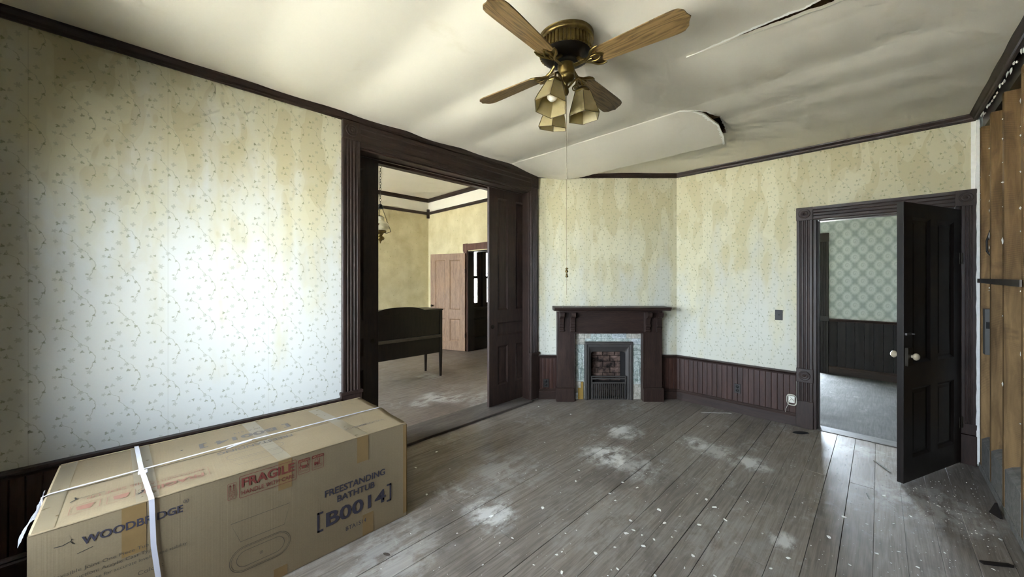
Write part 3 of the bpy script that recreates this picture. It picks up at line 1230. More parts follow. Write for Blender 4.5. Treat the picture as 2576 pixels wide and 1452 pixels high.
HEAD2 = [(0, 2.107), (-.02, 2.107), (-.026, 2.118), (-.026, 2.14), (-.018, 2.15), (-.018, 2.17), (-.026, 2.18), (-.026, 2.20), (-.034, 2.208), (-.036, 2.234), (0, 2.238)]
MB().prism(HEAD2, 'x', -.472, .445).build('head_casing', TRIMX, t7)
MB().box(-.47, -.445, -.012, .15, 0, 2.107).build('jamb', TRIM, t7, bevel=.003)
MB().box(.445, .47, -.012, .15, 0, 2.107).build('jamb', TRIM, t7, bevel=.003)
MB().box(-.445, .445, -.012, .15, 2.107, 2.135).build('head_jamb', TRIMX, t7)
MB().box(-.445, -.43, .05, .15, 0, 2.095).box(.43, .445, .05, .15, 0, 2.095).box(-.43, .43, .05, .15, 2.095, 2.107).build('door_stop', TRIM, t7)
o = MB().box(-.445, .445, -.01, .15, -.02, .006).build('trim_8', mat_wood('grey_sill_wood', rgb(58, 54, 50), rgb(96, 92, 88), .6, 'x'), None, F_BACK, bevel=.003)
struct(o, 'worn grey sill in the hall doorway', 'threshold')

hx, hy = 0.440, 4.745
ang = math.atan2(3.925 - hy, 0.088 - hx)        # direction hinge -> free edge
hd = empty('panel_door', (hx, hy, .012), ang)
tag(hd, 'near-black four-panel door standing open into the room', 'door')
W = .885
panel_door(hd, W, 2.065, .038, [(.125, .385, .87, 1.955), (.50, .76, .87, 1.955), (.125, .385, .17, .685), (.50, .76, .17, .685)], BLACKDOOR)
# the room-side face is at local y=TH (left of hinge->free direction is +y); lock gear on both faces
for side, y0 in ((1, .038), (-1, 0.0)):
    if side > 0:
        lock = MB().box(.80, .87, y0, y0 + .018, .86, .995).build('rim_lock', DARKBRASS, hd, bevel=.002)
    kn = MB().tube([(.82, y0 - .002 * side, .93), (.82, y0 + side * .03, .93)], .008, 10)
    kn.build('knob_spindle', DARKBRASS, hd)
    prof = [(.0, .060), (.012, .0585), (.023, .051), (.027, .042), (.024, .033), (.013, .026), (.011, .018), (.016, .008), (.016, .001), (.0, .0)]
    M = T(.82, y0, .93) @ RX(-PI / 2 * side)
    MB().lathe(prof, 20, M).build('door_knob', PORCELAIN, hd)['label'] = 'cream porcelain knob'
MB().box(.79, .868, .038, .050, 1.085, 1.10).tube([(.80, .05, 1.092), (.80, .066, 1.092)], .006, 8).build('slide_bolt', GREYSTEEL, hd, bevel=.001)
for hz in (.28, 1.62):
    MB().tube([(-.004, .041, hz), (-.004, .041, hz + .09)], .006, 8).box(-.002, .03, .037, .040, hz, hz + .09).build('hinge', DARKBRASS, hd)


# ------------------------------------------------------------------ wainscot
def bead_mesh(w, h, mat):
    mb = MB()
    mb.prism([(0, 0), (0, -.007), (.003, -.011), (w * .5, -.0125), (w - .003, -.011), (w, -.007), (w, 0)], 'z', 0, h)
    me = mb.mesh('bead_board')
    me.materials.append(mat)
    return me


CAP = [(0, CAPZ - .045), (-.014, CAPZ - .045), (-.018, CAPZ - .030), (-.026, CAPZ - .024), (-.040, CAPZ - .016), (-.044, CAPZ - .010), (-.040, CAPZ), (0, CAPZ)]
BASE = [(0, 0), (-.030, 0), (-.030, .095), (-.024, .104), (-.026, .112), (-.020, .122), (-.014, .128), (0, .128)]


def wainscot(frame, runs, nm, label, side, mat=BEAD, bw=.0525, capz=CAPZ, outlets=()):
    root = empty(nm, frame[0], frame[1])
    struct(root, label, 'wainscot')
    sc = capz / CAPZ
    me = bead_mesh(bw - .0012, capz - .045 - .12, mat)
    for (a, b) in runs:
        n = max(1, int(round((b - a) / bw)))
        st = (b - a) / n
        for i in range(n):
            o = link('bead_board', me, root)
            o.location = (a + i * st, 0, .12)
            o.scale = (st / bw, 1, 1)
        MB().prism([(y, z + capz - CAPZ) for y, z in CAP], 'x', a, b).build('cap_rail', TRIMX, root)
    for k, (a, b) in enumerate(runs):
        o = MB().prism(BASE, 'x', a, b).build('baseboard_%s' % side if k == 0 else 'baseboard_%s_%d' % (side, k + 1), TRIMX, None, frame)
        struct(o, ('dark moulded baseboard ' + label.split(' ', 2)[-1])[:90], 'baseboard')
    return root


wainscot(F_LEFT, [(REAR_Y, 1.105)], 'trim_9', 'dark beadboard wainscot behind the carton', 'left')
wainscot(F_BACK, [(-1.825, -.607)], 'trim_10', 'red-brown beadboard wainscot between fireplace and open door', 'back')
wainscot(F_FIRE, [(.0, .242), (1.545, 1.775)], 'trim_11', 'dark beadboard wainscot flanking the fireplace', 'fireplace')

# ------------------------------------------------------------------ FIREPLACE
# local frame: x along the chimney wall, -y into the room. px centre a=1.205 -> x = a-0.327
fp = empty('fireplace', F_FIRE[0], F_FIRE[1])
tag(fp, 'dark wooden corner mantelpiece with tiled cast-iron fireplace', 'fireplace')
XL, XR, IL, IR = .235, 1.535, .455, 1.300
CXF = (XL + XR) / 2
shelf = [(-.255, 1.150), (-.262, 1.160), (-.258, 1.172), (0, 1.174), (0, 1.128), (-.225, 1.128), (-.245, 1.138)]
MB().prism(shelf, 'x', CXF - .70, CXF + .70).build('mantel_shelf', TRIMX, fp, bevel=.003)
MB().box(XL + .02, XR - .02, -.16, 0, 1.105, 1.128).build('bed_moulding', TRIMX, fp, bevel=.004)
for a, b in ((XL, IL - .012), (IR + .012, XR)):
    MB().box(a, b, -.10, 0, .165, 1.105).build('pilaster', TRIM, fp, bevel=.003)
    mb = MB().prism([(0, 0), (-.128, 0), (-.128, .142), (-.118, .156), (-.108, .165), (0, .165)], 'x', a - .012, b + (.012 if b > 1 else .0))
    mb.build('plinth_block', TRIM, fp)
MB().box(IL - .012, IR + .012, -.092, 0, .853, 1.105).build('frieze_board', TRIMX, fp, bevel=.002)
mb = MB().box(IL - .012, IL + .004, -.106, 0, 0, .853).box(IR - .004, IR + .012, -.106, 0, 0, .853).box(IL - .012, IR + .012, -.106, 0, .838, .858)
mb.build('inner_trim', TRIM, fp, bevel=.002)
corbel = [(-.10, 1.105), (-.205, 1.105), (-.212, 1.085), (-.208, 1.06), (-.190, 1.045), (-.165, 1.038), (-.15, 1.02), (-.14, .985), (-.138, .955),
          (-.150, .948), (-.152, .930), (-.140, .920), (-.128, .915), (-.128, .900), (-.140, .892), (-.140, .872), (-.128, .862), (-.10, .858)]
for cx in (.285, .422, 1.348, 1.485):
    MB().prism(corbel, 'x', cx - .026, cx + .026).build('corbel', TRIM, fp, bevel=.002)
# tile surround: each tile a part
ty0 = -.032


def tile(x0, x1, z0, z1, m, motif):
    mb = MB().box(x0 + .001, x1 - .001, ty0, 0, z0 + .001, z1 - .001)
    o = mb.build('tile', TILES[m], fp, bevel=.0015)
    w, h = x1 - x0, z1 - z0
    cx, cz = (x0 + x1) / 2, (z0 + z1) / 2
    q = MB()
    M = T(cx, ty0, cz) @ RX(PI / 2)
    if motif == 'rose':
        s = min(w, h) / 2 * .8
        q.lathe([(s, 0), (s * .9, .004), (s * .75, .002), (s * .6, .006), (s * .4, .003), (s * .2, .007), (0, .008)], 14, M)
    elif motif == 'diamond':
        s = min(w, h) / 2 * .86
        q.lathe([(s, 0), (s * .95, .004), (s * .8, .001), (s * .5, .002), (s * .4, .006), (0, .007)], 4, M, smooth=False)
    elif motif == 'figure':
        # low-relief standing figure in flowing drapery
        q.lathe([(.017, 0), (.016, .006), (.008, .010), (0, .011)], 12, T(cx + .004, ty0, z0 + h * .86) @ RX(PI / 2))
        for k in range(6):
            xs = (k - 2.5) * .010
            pts = [(cx + xs * .5, ty0 - .004, z0 + h * .78), (cx + xs * 1.0 + .006, ty0 - .007, z0 + h * .55),
                   (cx + xs * 1.5 - .004, ty0 - .006, z0 + h * .30), (cx + xs * 2.0 + .01 * math.sin(k * 2), ty0 - .003, z0 + h * .06)]
            q.tube(pts, .0055, 6)
        q.tube([(cx - .012, ty0 - .004, z0 + h * .74), (cx - .034, ty0 - .005, z0 + h * .62), (cx - .02, ty0 - .006, z0 + h * .5)], .005, 6)
    elif motif == 'scroll':
        for k in range(3):
            c0 = x0 + w * (k + .5) / 3
            pts = [(c0 + .022 * (1 - t / 14) * math.cos(t * .7 + k), ty0 - .004, cz + .022 * (1 - t / 14) * math.sin(t * .7 + k)) for t in range(13)]
            MB().tube(pts, .004, 6).build('relief', TILES[m], o)
    if q.v:
        q.build('relief', TILES[m], o)


zt = .846
IL2, IR2 = IL + .004, IR - .004
FX0, FX1 = .585, 1.190
# left column
tile(IL2, FX0, .225 + .0, .69, 0, 'figure')
tile(IL2, FX0 - .045, .145, .225, 1, 'plain')
tile(IL2, FX0 - .095, .085, .145, 1, 'plain')
tile(IL2, FX0 - .08, .0, .085, 2, 'plain')
o = MB().box(FX0 - .078, FX0 - .012, -.022, 0, .0, .215).build('bare_backing', TANCARD, fp)
o['label'] = 'bare tan backing where tiles fell off'
tile(IL2, IL2 + .065, .69, .765, 1, 'plain')
tile(IL2 + .065, FX0 + .01, .69, .765, 1, 'diamond')
tile(IL2, IL2 + .055, .765, zt, 1, 'diamond')
# top row
tile(IL2 + .055, IL2 + .13, .765, zt, 1, 'plain')
tile(IL2 + .13, IL2 + .205, .765, zt, 1, 'diamond')
tile(IL2 + .205, IL2 + .475, .765, zt, 0, 'scroll')
tile(IL2 + .475, IL2 + .655, .765, zt, 2, 'scroll')
tile(IL2 + .655, IL2 + .725, .765, zt, 1, 'plain')
tile(IL2 + .725, IR2 - .02, .765, zt, 1, 'diamond')
tile(IR2 - .02, IR2, .765, zt, 1, 'plain')
tile(FX0 + .01, FX1 - .01, .728, .765, 0, 'scroll')
# right column
tile(FX1 - .01, FX1 + .06, .69, .765, 2, 'plain')
tile(FX1 + .06, IR2, .69, .765, 2, 'diamond')
tile(FX1, IR2, .56, .69, 0, 'scroll')
tile(FX1, IR2, .19, .56, 0, 'figure')
tile(FX1, IR2, .095, .19, 1, 'rose')
tile(FX1, IR2, .0, .095, 1, 'rose')
# cast-iron frame: stepped, with rounded top corners
mb = MB()
steps = [(FX0, FX1, .728, -.05), (FX0 + .012, FX1 - .012, .716, -.066), (FX0 + .03, FX1 - .03, .698, -.066), (FX0 + .038, FX1 - .038, .690, -.052),
         (FX0 + .055, FX1 - .055, .664, -.052), (FX0 + .085, FX1 - .085, .60, -.020), (FX0 + .085, FX1 - .085, .59, .02)]
rings = []
for (a, b, h, y) in steps:
    r = .028 if h < .61 else .004
    rings.append([(a, y, 0.0), (a, y, h - r), (a + r * .3, y, h - r * .3), (a + r, y, h), (b - r, y, h), (b - r * .3, y, h - r * .3), (b, y, h - r), (b, y, 0.0)])
v = [p for rg in rings for p in rg]
n = 8
f = [(j * n + i, j * n + i + 1, (j + 1) * n + i + 1, (j + 1) * n + i) for j in range(len(rings) - 1) for i in range(n - 1)]
mb.add(v, f)
mb.build('cast_iron_frame', IRON, fp)
# firebox
a, b = FX0 + .086, FX1 - .086
mb = MB()
mb.add([(a, -.02, 0), (b, -.02, 0), (b - .03, .13, 0), (a + .03, .13, 0), (a, -.02, .60), (b, -.02, .60), (b - .03, .13, .60), (a + .03, .13, .60)],
       [(0, 1, 2, 3), (7, 6, 5, 4), (1, 5, 6, 2), (4, 0, 3, 7), (2, 3, 7, 6)])
mb.build('firebox', SOOT, fp, recalc=False)
rows = 8
bz = 0.0
for r_ in range(rows):
    h = .075
    off = .0 if r_ % 2 else .06
    x = a + .028 - off
    while x < b - .028:
        x0, x1 = max(x, a + .026), min(x + .15, b - .026)
        if x1 - x0 > .03:
            MB().box(x0 + .003, x1 - .003, .100 + random.uniform(0, .006), .129, bz + .003, bz + h - .002).build('firebrick', BRICK, fp, bevel=.003)
        x += .153
    bz += h
# grate
mb = MB().box(a - .004, b + .004, -.052, -.036, .205, .222).box(a - .004, b + .004, -.052, -.036, .0, .014)
mb.box(a - .004, a + .004, -.052, -.036, .0, .3).box(b - .004, b + .004, -.052, -.036, .0, .3).box(a - .004, b + .004, -.05, -.038, .255, .275).box(a - .004, b + .004, -.05, -.038, .285, .30).box(a - .004, a + .012, -.05, -.038, .2, .30).box(b - .012, b + .004, -.05, -.038, .2, .30)
mb.build('grate_frame', IRON, fp, bevel=.002)
me = MB().box(-.0055, .0055, -.056, -.040, .012, .206).mesh('grate_bar')
me.materials.append(IRON)
nbar = 17
for i in range(nbar):
    o = link('grate_bar', me, fp)
    o.location = (a + .016 + (b - a - .032) * i / (nbar - 1), 0, 0)
MB().box(a + .03, b - .03, -.030, .098, .195, .205).build('basket_floor', SOOT, fp)
rr = random.Random(21)
for i in range(9):
    s = rr.uniform(.004, .009)
    o = MB().prism([(s * math.cos(t) * rr.uniform(.6, 1), s * math.sin(t) * rr.uniform(.6, 1)) for t in (0, 1.2, 2.4, 3.6, 5)], 'z', 0, .002).build(
        'paint_flake', PLASTER, None)
    p = Matrix.Translation(F_FIRE[0]) @ RZ(F_FIRE[1]) @ Vector((CXF - .62 + .55 * rr.random(), -.05 - .18 * rr.random(), 1.1745))
    o.location = p
    tag(o, 'tiny white paint flake lying on the mantel shelf', 'paint flake', 'flakes on the mantel shelf')

# hearth-side outlet covers and switch plate
def plate(frame, x, z, w, h, label, slots=True, y=-.013):
    root = empty('outlet_cover' if slots else 'switch_plate', None or (0, 0, 0))
    Mf = Matrix.Translation(frame[0]) @ RZ(frame[1])
    root.location = Mf @ Vector((x, y, z))
    root.rotation_euler = (0, 0, frame[1])
    tag(root, label, 'outlet' if slots else 'light switch')
    MB().box(-w / 2, w / 2, -.006, .001, -h / 2, h / 2).build('cover', DARKPLATE, root, bevel=.002)
    if slots:
        for s in (-1, 1):
            MB().lathe([(.0, .002), (.013, .002), (.015, 0)], 16, T(0, -.006, s * .021) @ RX(PI / 2)).build('socket', BLACKMETAL, root)
        MB().lathe([(0, .002), (.004, .001), (.004, 0)], 10, T(0, -.006, 0) @ RX(PI / 2)).build('screw', GREYSTEEL, root)
    else:
        MB().box(-.005, .005, -.018, -.005, -.006, .012).build('toggle', BLACKMETAL, root, bevel=.001)
    return root


plate(F_BACK, -1.137, .272, .062, .105, 'dark outlet cover on the red-brown beadboard')
plate(F_FIRE, .105, .20, .07, .105, 'dark outlet cover left of the fireplace')
plate(F_BACK, -.755, 1.13, .066, .108, 'dark square switch plate on the papered wall', False, 0.0)

# phone jack with its coiled cable
pj = empty('phone_jack', (-.642, 4.765 - .014, .266))
tag(pj, 'white phone jack with coiled cable near the floor', 'phone jack')
MB().box(-.027, .027, -.022, 0, -.036, .036).build('jack_box', WHITEPLASTIC, pj, bevel=.004)
mb = MB()
for k in range(3):
    pts = []
    for i in range(28):
        t = 2 * PI * i / 28
        pts.append((.040 * math.copysign(abs(math.cos(t)) ** .6, math.cos(t)) + .002 * k, -.026 - .004 * k, .053 * math.copysign(abs(math.sin(t)) ** .6, math.sin(t)) - .002 * k))
    mb.tube(pts, .0028, 6, True)
mb.tube([(.02, -.03, -.005), (.0, -.032, .012), (-.02, -.03, -.02), (-.03, -.028, -.06), (-.045, -.027, -.10), (-.05, -.026, -.14)], .0022, 6)
mb.tube([(-.015, -.03, .03), (.01, -.033, .0), (.03, -.03, -.03)], .0022, 6)
mb.build('coiled_cable', mat_plain('off_white_cable', rgb(200, 196, 180), .5), pj)


# ------------------------------------------------------------------ CEILING FAN
fan = empty('ceiling_fan', (-1.225, 1.648, CZ + .0))
tag(fan, 'antique brass ceiling fan with four oak blades and three amber shades', 'ceiling fan')
sg = sag(-1.225, 1.648)
fan.location.z = CZ + sg + .004
MB().lathe([(.0, 0), (.146, 0), (.151, -.006), (.151, -.016), (.147, -.020), (.152, -.026), (.152, -.036), (.147, -.042), (.140, -.046)], 48).build('canopy', BRASS, fan)


def ribf(a, z):
    return 1.0 - .05 * (abs(math.sin(a * 21)) ** .7 < .55)


MB().lathe([(.143, -.044), (.144, -.05), (.145, -.085), (.147, -.098), (.146, -.106), (.138, -.108)], 336, None, False, ribf).build('ribbed_motor_band', BRASS, fan)
mb = MB().lathe([(.138, -.106), (.130, -.118), (.100, -.134), (.070, -.140), (.0, -.140)], 48)
mb.build('motor_dish', DARKBRASS, fan)
me = MB().box(.085, .122, -.003, .003, -.004, .002, None).mesh('vent_rib')
me.materials.append(BRASS)
for i in range(28):
    o = link('vent_rib', me, fan)
    o.location = (0, 0, -.076)
    a = 2 * PI * i / 28
    o.rotation_euler = (0, R(-27), a)
MB().lathe([(.0, -.138), (.066, -.138), (.066, -.152), (.06, -.158), (.0, -.158)], 32).build('rotor', BLACKMETAL, fan)
MB().lathe([(.0, -.156), (.044, -.156), (.047, -.160), (.047, -.212), (.044, -.216), (.047, -.220), (.046, -.232), (.036, -.250), (.018, -.258), (.010, -.262),
            (.009, -.285), (.014, -.292), (.016, -.31), (.010, -.325), (.0, -.328)], 32).build('switch_housing', BRASS, fan)


def blade_mesh():
    L0, L1 = .165, .620
    n = 22
    top = []
    for i in range(n + 1):
        t = i / n
        x = L0 + (L1 - L0) * t
        w = .050 + .018 * min(1, t * 1.25)
        if t < .08:
            w *= .55 + .45 * math.sin(t / .08 * PI / 2)
        if t > .93:
            w *= 1 - .34 * ((t - .93) / .07) ** 1.6
        top.append((x, w))
    tipx = L1 + .018
    poly = [(x, w) for x, w in top] + [(L1 + .006, .022), (tipx, .0), (L1 + .006, -.022)] + [(x, -w) for x, w in reversed(top)]
    mb = MB().prism(poly, 'z', -.003, .003)
    me = mb.mesh('blade')
    me.materials.append(OAK)
    return me


bme = blade_mesh()
mb = MB()
mb.prism([(.05, .012), (.11, .010), (.15, .020), (.165, .045), (.19, .060), (.215, .062), (.205, .045), (.19, .03), (.195, .018), (.215, .012), (.225, 0),
          (.215, -.012), (.195, -.018), (.19, -.03), (.205, -.045), (.215, -.062), (.19, -.060), (.165, -.045), (.15, -.020), (.11, -.010), (.05, -.012)], 'z', -.0045, -.001)
for s in (-1, 1):
    mb.tube([(.12, .004 * s, -.006), (.15, .022 * s, -.008), (.172, .048 * s, -.008), (.195, .060 * s, -.006), (.216, .060 * s, -.004)], [.007, .008, .008, .006, .004], 8)
    mb.tube([(.15, .016 * s, -.008), (.175, .02 * s, -.010), (.192, .016 * s, -.008), (.205, .006 * s, -.006)], [.006, .007, .006, .004], 8)
mb.tube([(.052, 0, .045), (.075, 0, .03), (.10, 0, .008), (.13, 0, -.004), (.16, 0, -.006)], [.010, .011, .010, .010, .008], 10)
ime = mb.mesh('blade_iron')
ime.materials.append(BRASS)
for k, a in enumerate((6, 95, 186, 276)):
    b = link('blade', bme, fan)
    b.rotation_mode = 'XYZ'
    b.matrix_local = RZ(R(a)) @ T(0, 0, -.175) @ RX(R(-12))
    i_ = link('blade_iron', ime, b)
    i_.location = (0, 0, 0)
hexv = 6
for k, a in enumerate((277, 37, 157)):
    dx, dy = math.cos(R(a)), math.sin(R(a))
    arm = MB()
    base = Vector((dx, dy, 0))
    pts = []
    ctrl = [(.012, -.285), (.035, -.268), (.062, -.245), (.090, -.238), (.112, -.252), (.118, -.280), (.118, -.300)]
    pts = [(dx * r * (1 - .25 * (k == 1)), dy * r * (1 - .25 * (k == 1)), z) for r, z in ctrl]
    arm.tube(pts, .006, 8)
    curl = [(.05 + .022 * (1 - t / 16) * math.cos(t * .62), -.292 + .022 * (1 - t / 16) * math.sin(t * .62)) for t in range(14)]
    arm.tube([(dx * r, dy * r, z) for r, z in curl], .0035, 6)
    arm.build('lamp_arm', BRASS, fan)
    tilt = RZ(R(a)) @ T(.118 - .03 * (k == 1), 0, -.295) @ RY(R((-16, -3, -14)[k]))
    MB().lathe([(.0, .008), (.02, .006), (.036, -.004), (.044, -.018), (.044, -.028), (.0, -.028)], 24, tilt).build('shade_holder', BRASS, fan)
    prof = [(.046, -.024), (.058, -.060), (.078, -.118), (.088, -.152), (.090, -.160)]
    mb = MB()
    mb.lathe(prof, 6, tilt @ RZ(R(30)), smooth=False)
    sh_ = mb.build('lamp_shade', AMBER, fan)
    sh_['label'] = 'six-sided frosted amber glass shade'
    so = sh_.modifiers.new('glass_thickness', 'SOLIDIFY')
    so.thickness = .003
    mb = MB()
    vs6 = [Matrix(tilt) @ RZ(R(30)) @ Vector((r * math.cos(PI / 3 * i), r * math.sin(PI / 3 * i), z)) for (r, z) in ((.047, -.024), (.0595, -.060), (.0795, -.118), (.0915, -.160)) for i in range(6)]
    for i in range(6):
        mb.tube([vs6[i], vs6[6 + i], vs6[12 + i], vs6[18 + i]], .0018, 6)
        mb.tube([vs6[18 + i], vs6[18 + (i + 1) % 6]], .0018, 6)
    mb.build('shade_edging', mat_plain('dark_amber_edge', rgb(96, 80, 44), .3) if k == 0 else bpy.data.materials['dark_amber_edge'], sh_)
    MB().lathe([(.0, -.122), (.015, -.119), (.026, -.107), (.029, -.093), (.025, -.077), (.017, -.058), (.014, -.045), (.013, -.028)], 20, tilt).build('bulb', BULB, fan)
mb = MB().tube([(.006, -.004, -.30), (.006, -.004, -.62), (.007, -.005, -1.02), (.009, -.006, -1.43)], .0012, 6)
pc = mb.build('pull_cord', mat_plain('dirty_cord', rgb(150, 138, 112), .8), fan)
mb = MB()
for zz, r in ((-1.285, .007), (-1.30, .009), (-1.315, .006), (-1.327, .008)):
    mb.lathe([(0, r), (r * .8, r * .6), (r, 0), (r * .8, -r * .6), (0, -r)], 10, T(.008, -.005, zz))
mb.build('cord_knot', BRASS, pc)


# ------------------------------------------------------------------ CARTON
def text_mesh(body, w, h, mat, bold=0.0, name='printed_lettering'):
    cu = bpy.data.curves.new('t', 'FONT')
    cu.body = body
    cu.size = 1.0
    cu.offset = bold
    cu.fill_mode = 'FRONT'
    cu.resolution_u = 3
    ob = bpy.data.objects.new('t', cu)
    C.objects.link(ob)
    dg = bpy.context.evaluated_depsgraph_get()
    me = bpy.data.meshes.new_from_object(ob.evaluated_get(dg))
    bpy.data.objects.remove(ob)
    bpy.data.curves.remove(cu)
    xs = [v.co.x for v in me.vertices]
    ys = [v.co.y for v in me.vertices]
    x0, x1, y0, y1 = min(xs), max(xs), min(ys), max(ys)
    for v in me.vertices:
        v.co.x = (v.co.x - x0) / (x1 - x0) * w
        v.co.y = (v.co.y - y0) / (y1 - y0) * h
        v.co.z = 0
    me.materials.clear()
    me.materials.append(mat)
    me.name = name
    return me


BX0, BX1, BY0, BY1, BH = -2.850, -2.135, -0.295, 1.180, 0.59
bc = ((BX0 + BX1) / 2, (BY0 + BY1) / 2)
carton = empty('carton', (bc[0], bc[1], 0.0))
tag(carton, 'long cardboard bathtub carton tied with white strapping', 'cardboard box')
LX, LY = (BX1 - BX0) / 2, (BY1 - BY0) / 2


def soft_side(fn, nu, nv, amp, seed):
    """slightly bulging, dented card wall"""
    def g(u, v):
        p, nrm = fn(u, v)
        e = min(u, 1 - u, v, 1 - v)
        k = min(1, e * 8)
        d = amp * k * mnoise.noise(Vector((u * 3.1 + seed, v * 2.3, seed)))
        return tuple(Vector(p) + Vector(nrm) * d)
    return g


mb = MB()
mb.grid(soft_side(lambda u, v: ((LX, -LY + 2 * LY * u, .002 + (BH - .002) * v), (1, 0, 0)), 40, 20, .0004, 1.3), 40, 20)
mb.grid(soft_side(lambda u, v: ((-LX, LY - 2 * LY * u, .002 + (BH - .002) * v), (-1, 0, 0)), 40, 20, .004, 2.3), 40, 20)
mb.grid(soft_side(lambda u, v: ((LX - 2 * LX * u, LY, .002 + (BH - .002) * v), (0, 1, 0)), 20, 20, .004, 3.3), 20, 20)
mb.grid(soft_side(lambda u, v: ((-LX + 2 * LX * u, -LY, .002 + (BH - .002) * v), (0, -1, 0)), 20, 20, .004, 4.3), 20, 20)
mb.add([(-LX, -LY, .002), (LX, -LY, .002), (LX, LY, .002), (-LX, LY, .002)], [(0, 3, 2, 1)])
body = mb.build('carton_body', CARD, carton)
SEAM = -2.490 - bc[0]


def flap(xa, xb, seed, lift):
    def fn(u, v):
        x = xa + (xb - xa) * u
        y = -LY + 2 * LY * v
        z = BH + .0015
        e = min(1, 8 * min(v, 1 - v))
        z += .0008 * e * mnoise.noise(Vector((x * 5 + seed, y * 3, seed)))
        inner = u if seed < 6 else 1 - u
        z += lift * max(0, inner - .6) / .4 * max(0, (v - .55) / .45) ** 1.5
        z -= .004 * (abs(2 * u - 1) ** 12)
        return (x, y, z)
    return fn


o = MB().grid(flap(-LX, SEAM - .003, 5.0, .008), 16, 40).build('top_flap', CARD, carton)
sm = o.modifiers.new('card_thickness', 'SOLIDIFY'); sm.thickness = .004; sm.offset = -1
o = MB().grid(flap(SEAM + .003, LX, 7.0, .013), 16, 40).build('top_flap', CARD, carton)
sm = o.modifiers.new('card_thickness', 'SOLIDIFY'); sm.thickness = .004; sm.offset = -1
# rolled card edge where flaps fold over the sides
mb = MB()
mb.tube([(LX - .003, -LY + .004, BH - .0015), (LX - .003, LY - .004, BH - .0015)], .0045, 8)
mb.tube([(-LX + .003, -LY + .004, BH - .0015), (-LX + .003, LY - .004, BH - .0015)], .0045, 8)
mb.build('folded_edge', CARD, carton)


def front(yw, zw, off=.0012):
    """matrix: local XY print plane -> carton front face (world Y, Z of the lower-left corner)"""
    M = Matrix(((0, 0, 1, LX + off), (1, 0, 0, yw - bc[1]), (0, 1, 0, zw), (0, 0, 0, 1)))
    return M


def topm(xw, yw, off=.0018, rot=True):
    """print plane on the lid, read from the far side (rotated half a turn)"""
    # local x -> -Y, local y -> +X
    M = Matrix(((0, 1, 0, xw - bc[0]), (-1, 0, 0, yw - bc[1]), (0, 0, 1, BH + .0015 + off), (0, 0, 0, 1)))
    return M


def put(me, M, name='printed_lettering'):
    o = link(name, me, carton)
    o.matrix_local = M
    return o


def word(s, y0, y1, z0, z1, mat=INK, bold=.012):
    return put(text_mesh(s, y1 - y0, z1 - z0, mat, bold), front(y0, z0))


word('WOODBRIDGE', -.169, .117, .496, .528, INK, .022)
word('R', .1235, .1315, .534, .543, INK, .0)
mb = MB()
mb.ribbon([(.0 + .0085 * math.cos(t * PI / 10), .0085 * math.sin(t * PI / 10)) for t in range(20)], .0012, True)
put(mb.mesh('printed_mark'), front(.1275, .5385), 'printed_mark').data.materials.append(INK)
word('FREESTANDING', .693, 1.037, .314, .352, INK, .022)
word('BATHTUB', .758, .972, .262, .298, INK, .022)
word('B0014', .699, 1.042, .150, .229, INK, .024)
word('BTA1514', .805, .921, .080, .103, INK, .0)
mb = MB()
for s, x in ((1, .655), (-1, 1.078)):
    x0, x1 = (x, x + .011) if s > 0 else (x - .011, x)
    mb.add([(x0, .14, 0), (x1, .14, 0), (x1, .247, 0), (x0, .247, 0)], [(0, 1, 2, 3)])
    for zz in (.14, .236):
        a_, b_ = (x, x + .030) if s > 0 else (x - .030, x)
        mb.add([(a_, zz, 0), (b_, zz, 0), (b_, zz + .011, 0), (a_, zz + .011, 0)], [(0, 1, 2, 3)])
me = mb.mesh('printed_bracket')
me.materials.append(INK)
put(me, front(0, 0), 'printed_bracket')


def rrect(x0, x1, y0, y1, r, n=5):
    p = []
    for cx, cy, a in ((x1 - r, y1 - r, 0), (x0 + r, y1 - r, 90), (x0 + r, y0 + r, 180), (x1 - r, y0 + r, 270)):
        for i in range(n + 1):
            t = R(a + 90 * i / n)
            p.append((cx + r * math.cos(t), cy + r * math.sin(t)))
    return p


word('FRAGILE', .324, .546, .516, .561, INKRED, .03)
word('HANDLE WITH CARE', .324, .546, .481, .502, INKRED, .008)
mb = MB()
mb.ribbon(rrect(.316, .554, .470, .571, .006), .0022, True)
mb.ribbon(rrect(.272, .303, .478, .552, .003), .0016, True)
for x in (.281, .294):
    mb.ribbon([(x, .520), (x, .544)], .0028)
    mb.add([(x - .004, .538, 0), (x + .004, .538, 0), (x, .548, 0)], [(0, 1, 2)])
mb.ribbon([(.276, .516), (.299, .516)], .002)
for (x0, x1) in ((.564, .618), (.630, .687)):
    mb.ribbon(rrect(x0, x1, .487, .562, .004), .0018, True)
    mb.add([(x0, .547, 0), (x1, .547, 0), (x1, .562, 0), (x0, .562, 0)], [(0, 1, 2, 3)])
    for zz in (.498, .503):
        mb.ribbon([(x0 + .006, zz), (x1 - .006, zz)], .0012)


def disc(mb, x, y, r, n=10):
    mb.add([(x + r * math.cos(2 * PI * i / n), y + r * math.sin(2 * PI * i / n), 0) for i in range(n)], [tuple(range(n))])


def blob(mb, pts):
    mb.add([(x, y, 0) for x, y in pts], [tuple(range(len(pts)))])


# two people lifting a box
disc(mb, .574, .541, .0035); disc(mb, .608, .541, .0035)
mb.ribbon([(.575, .536), (.570, .524), (.574, .514), (.570, .508)], .004)
mb.ribbon([(.607, .536), (.612, .524), (.608, .514), (.612, .508)], .004)
mb.ribbon([(.573, .533), (.582, .522)], .003); mb.ribbon([(.609, .533), (.600, .522)], .003)
blob(mb, [(.581, .514), (.601, .514), (.601, .530), (.581, .530)])
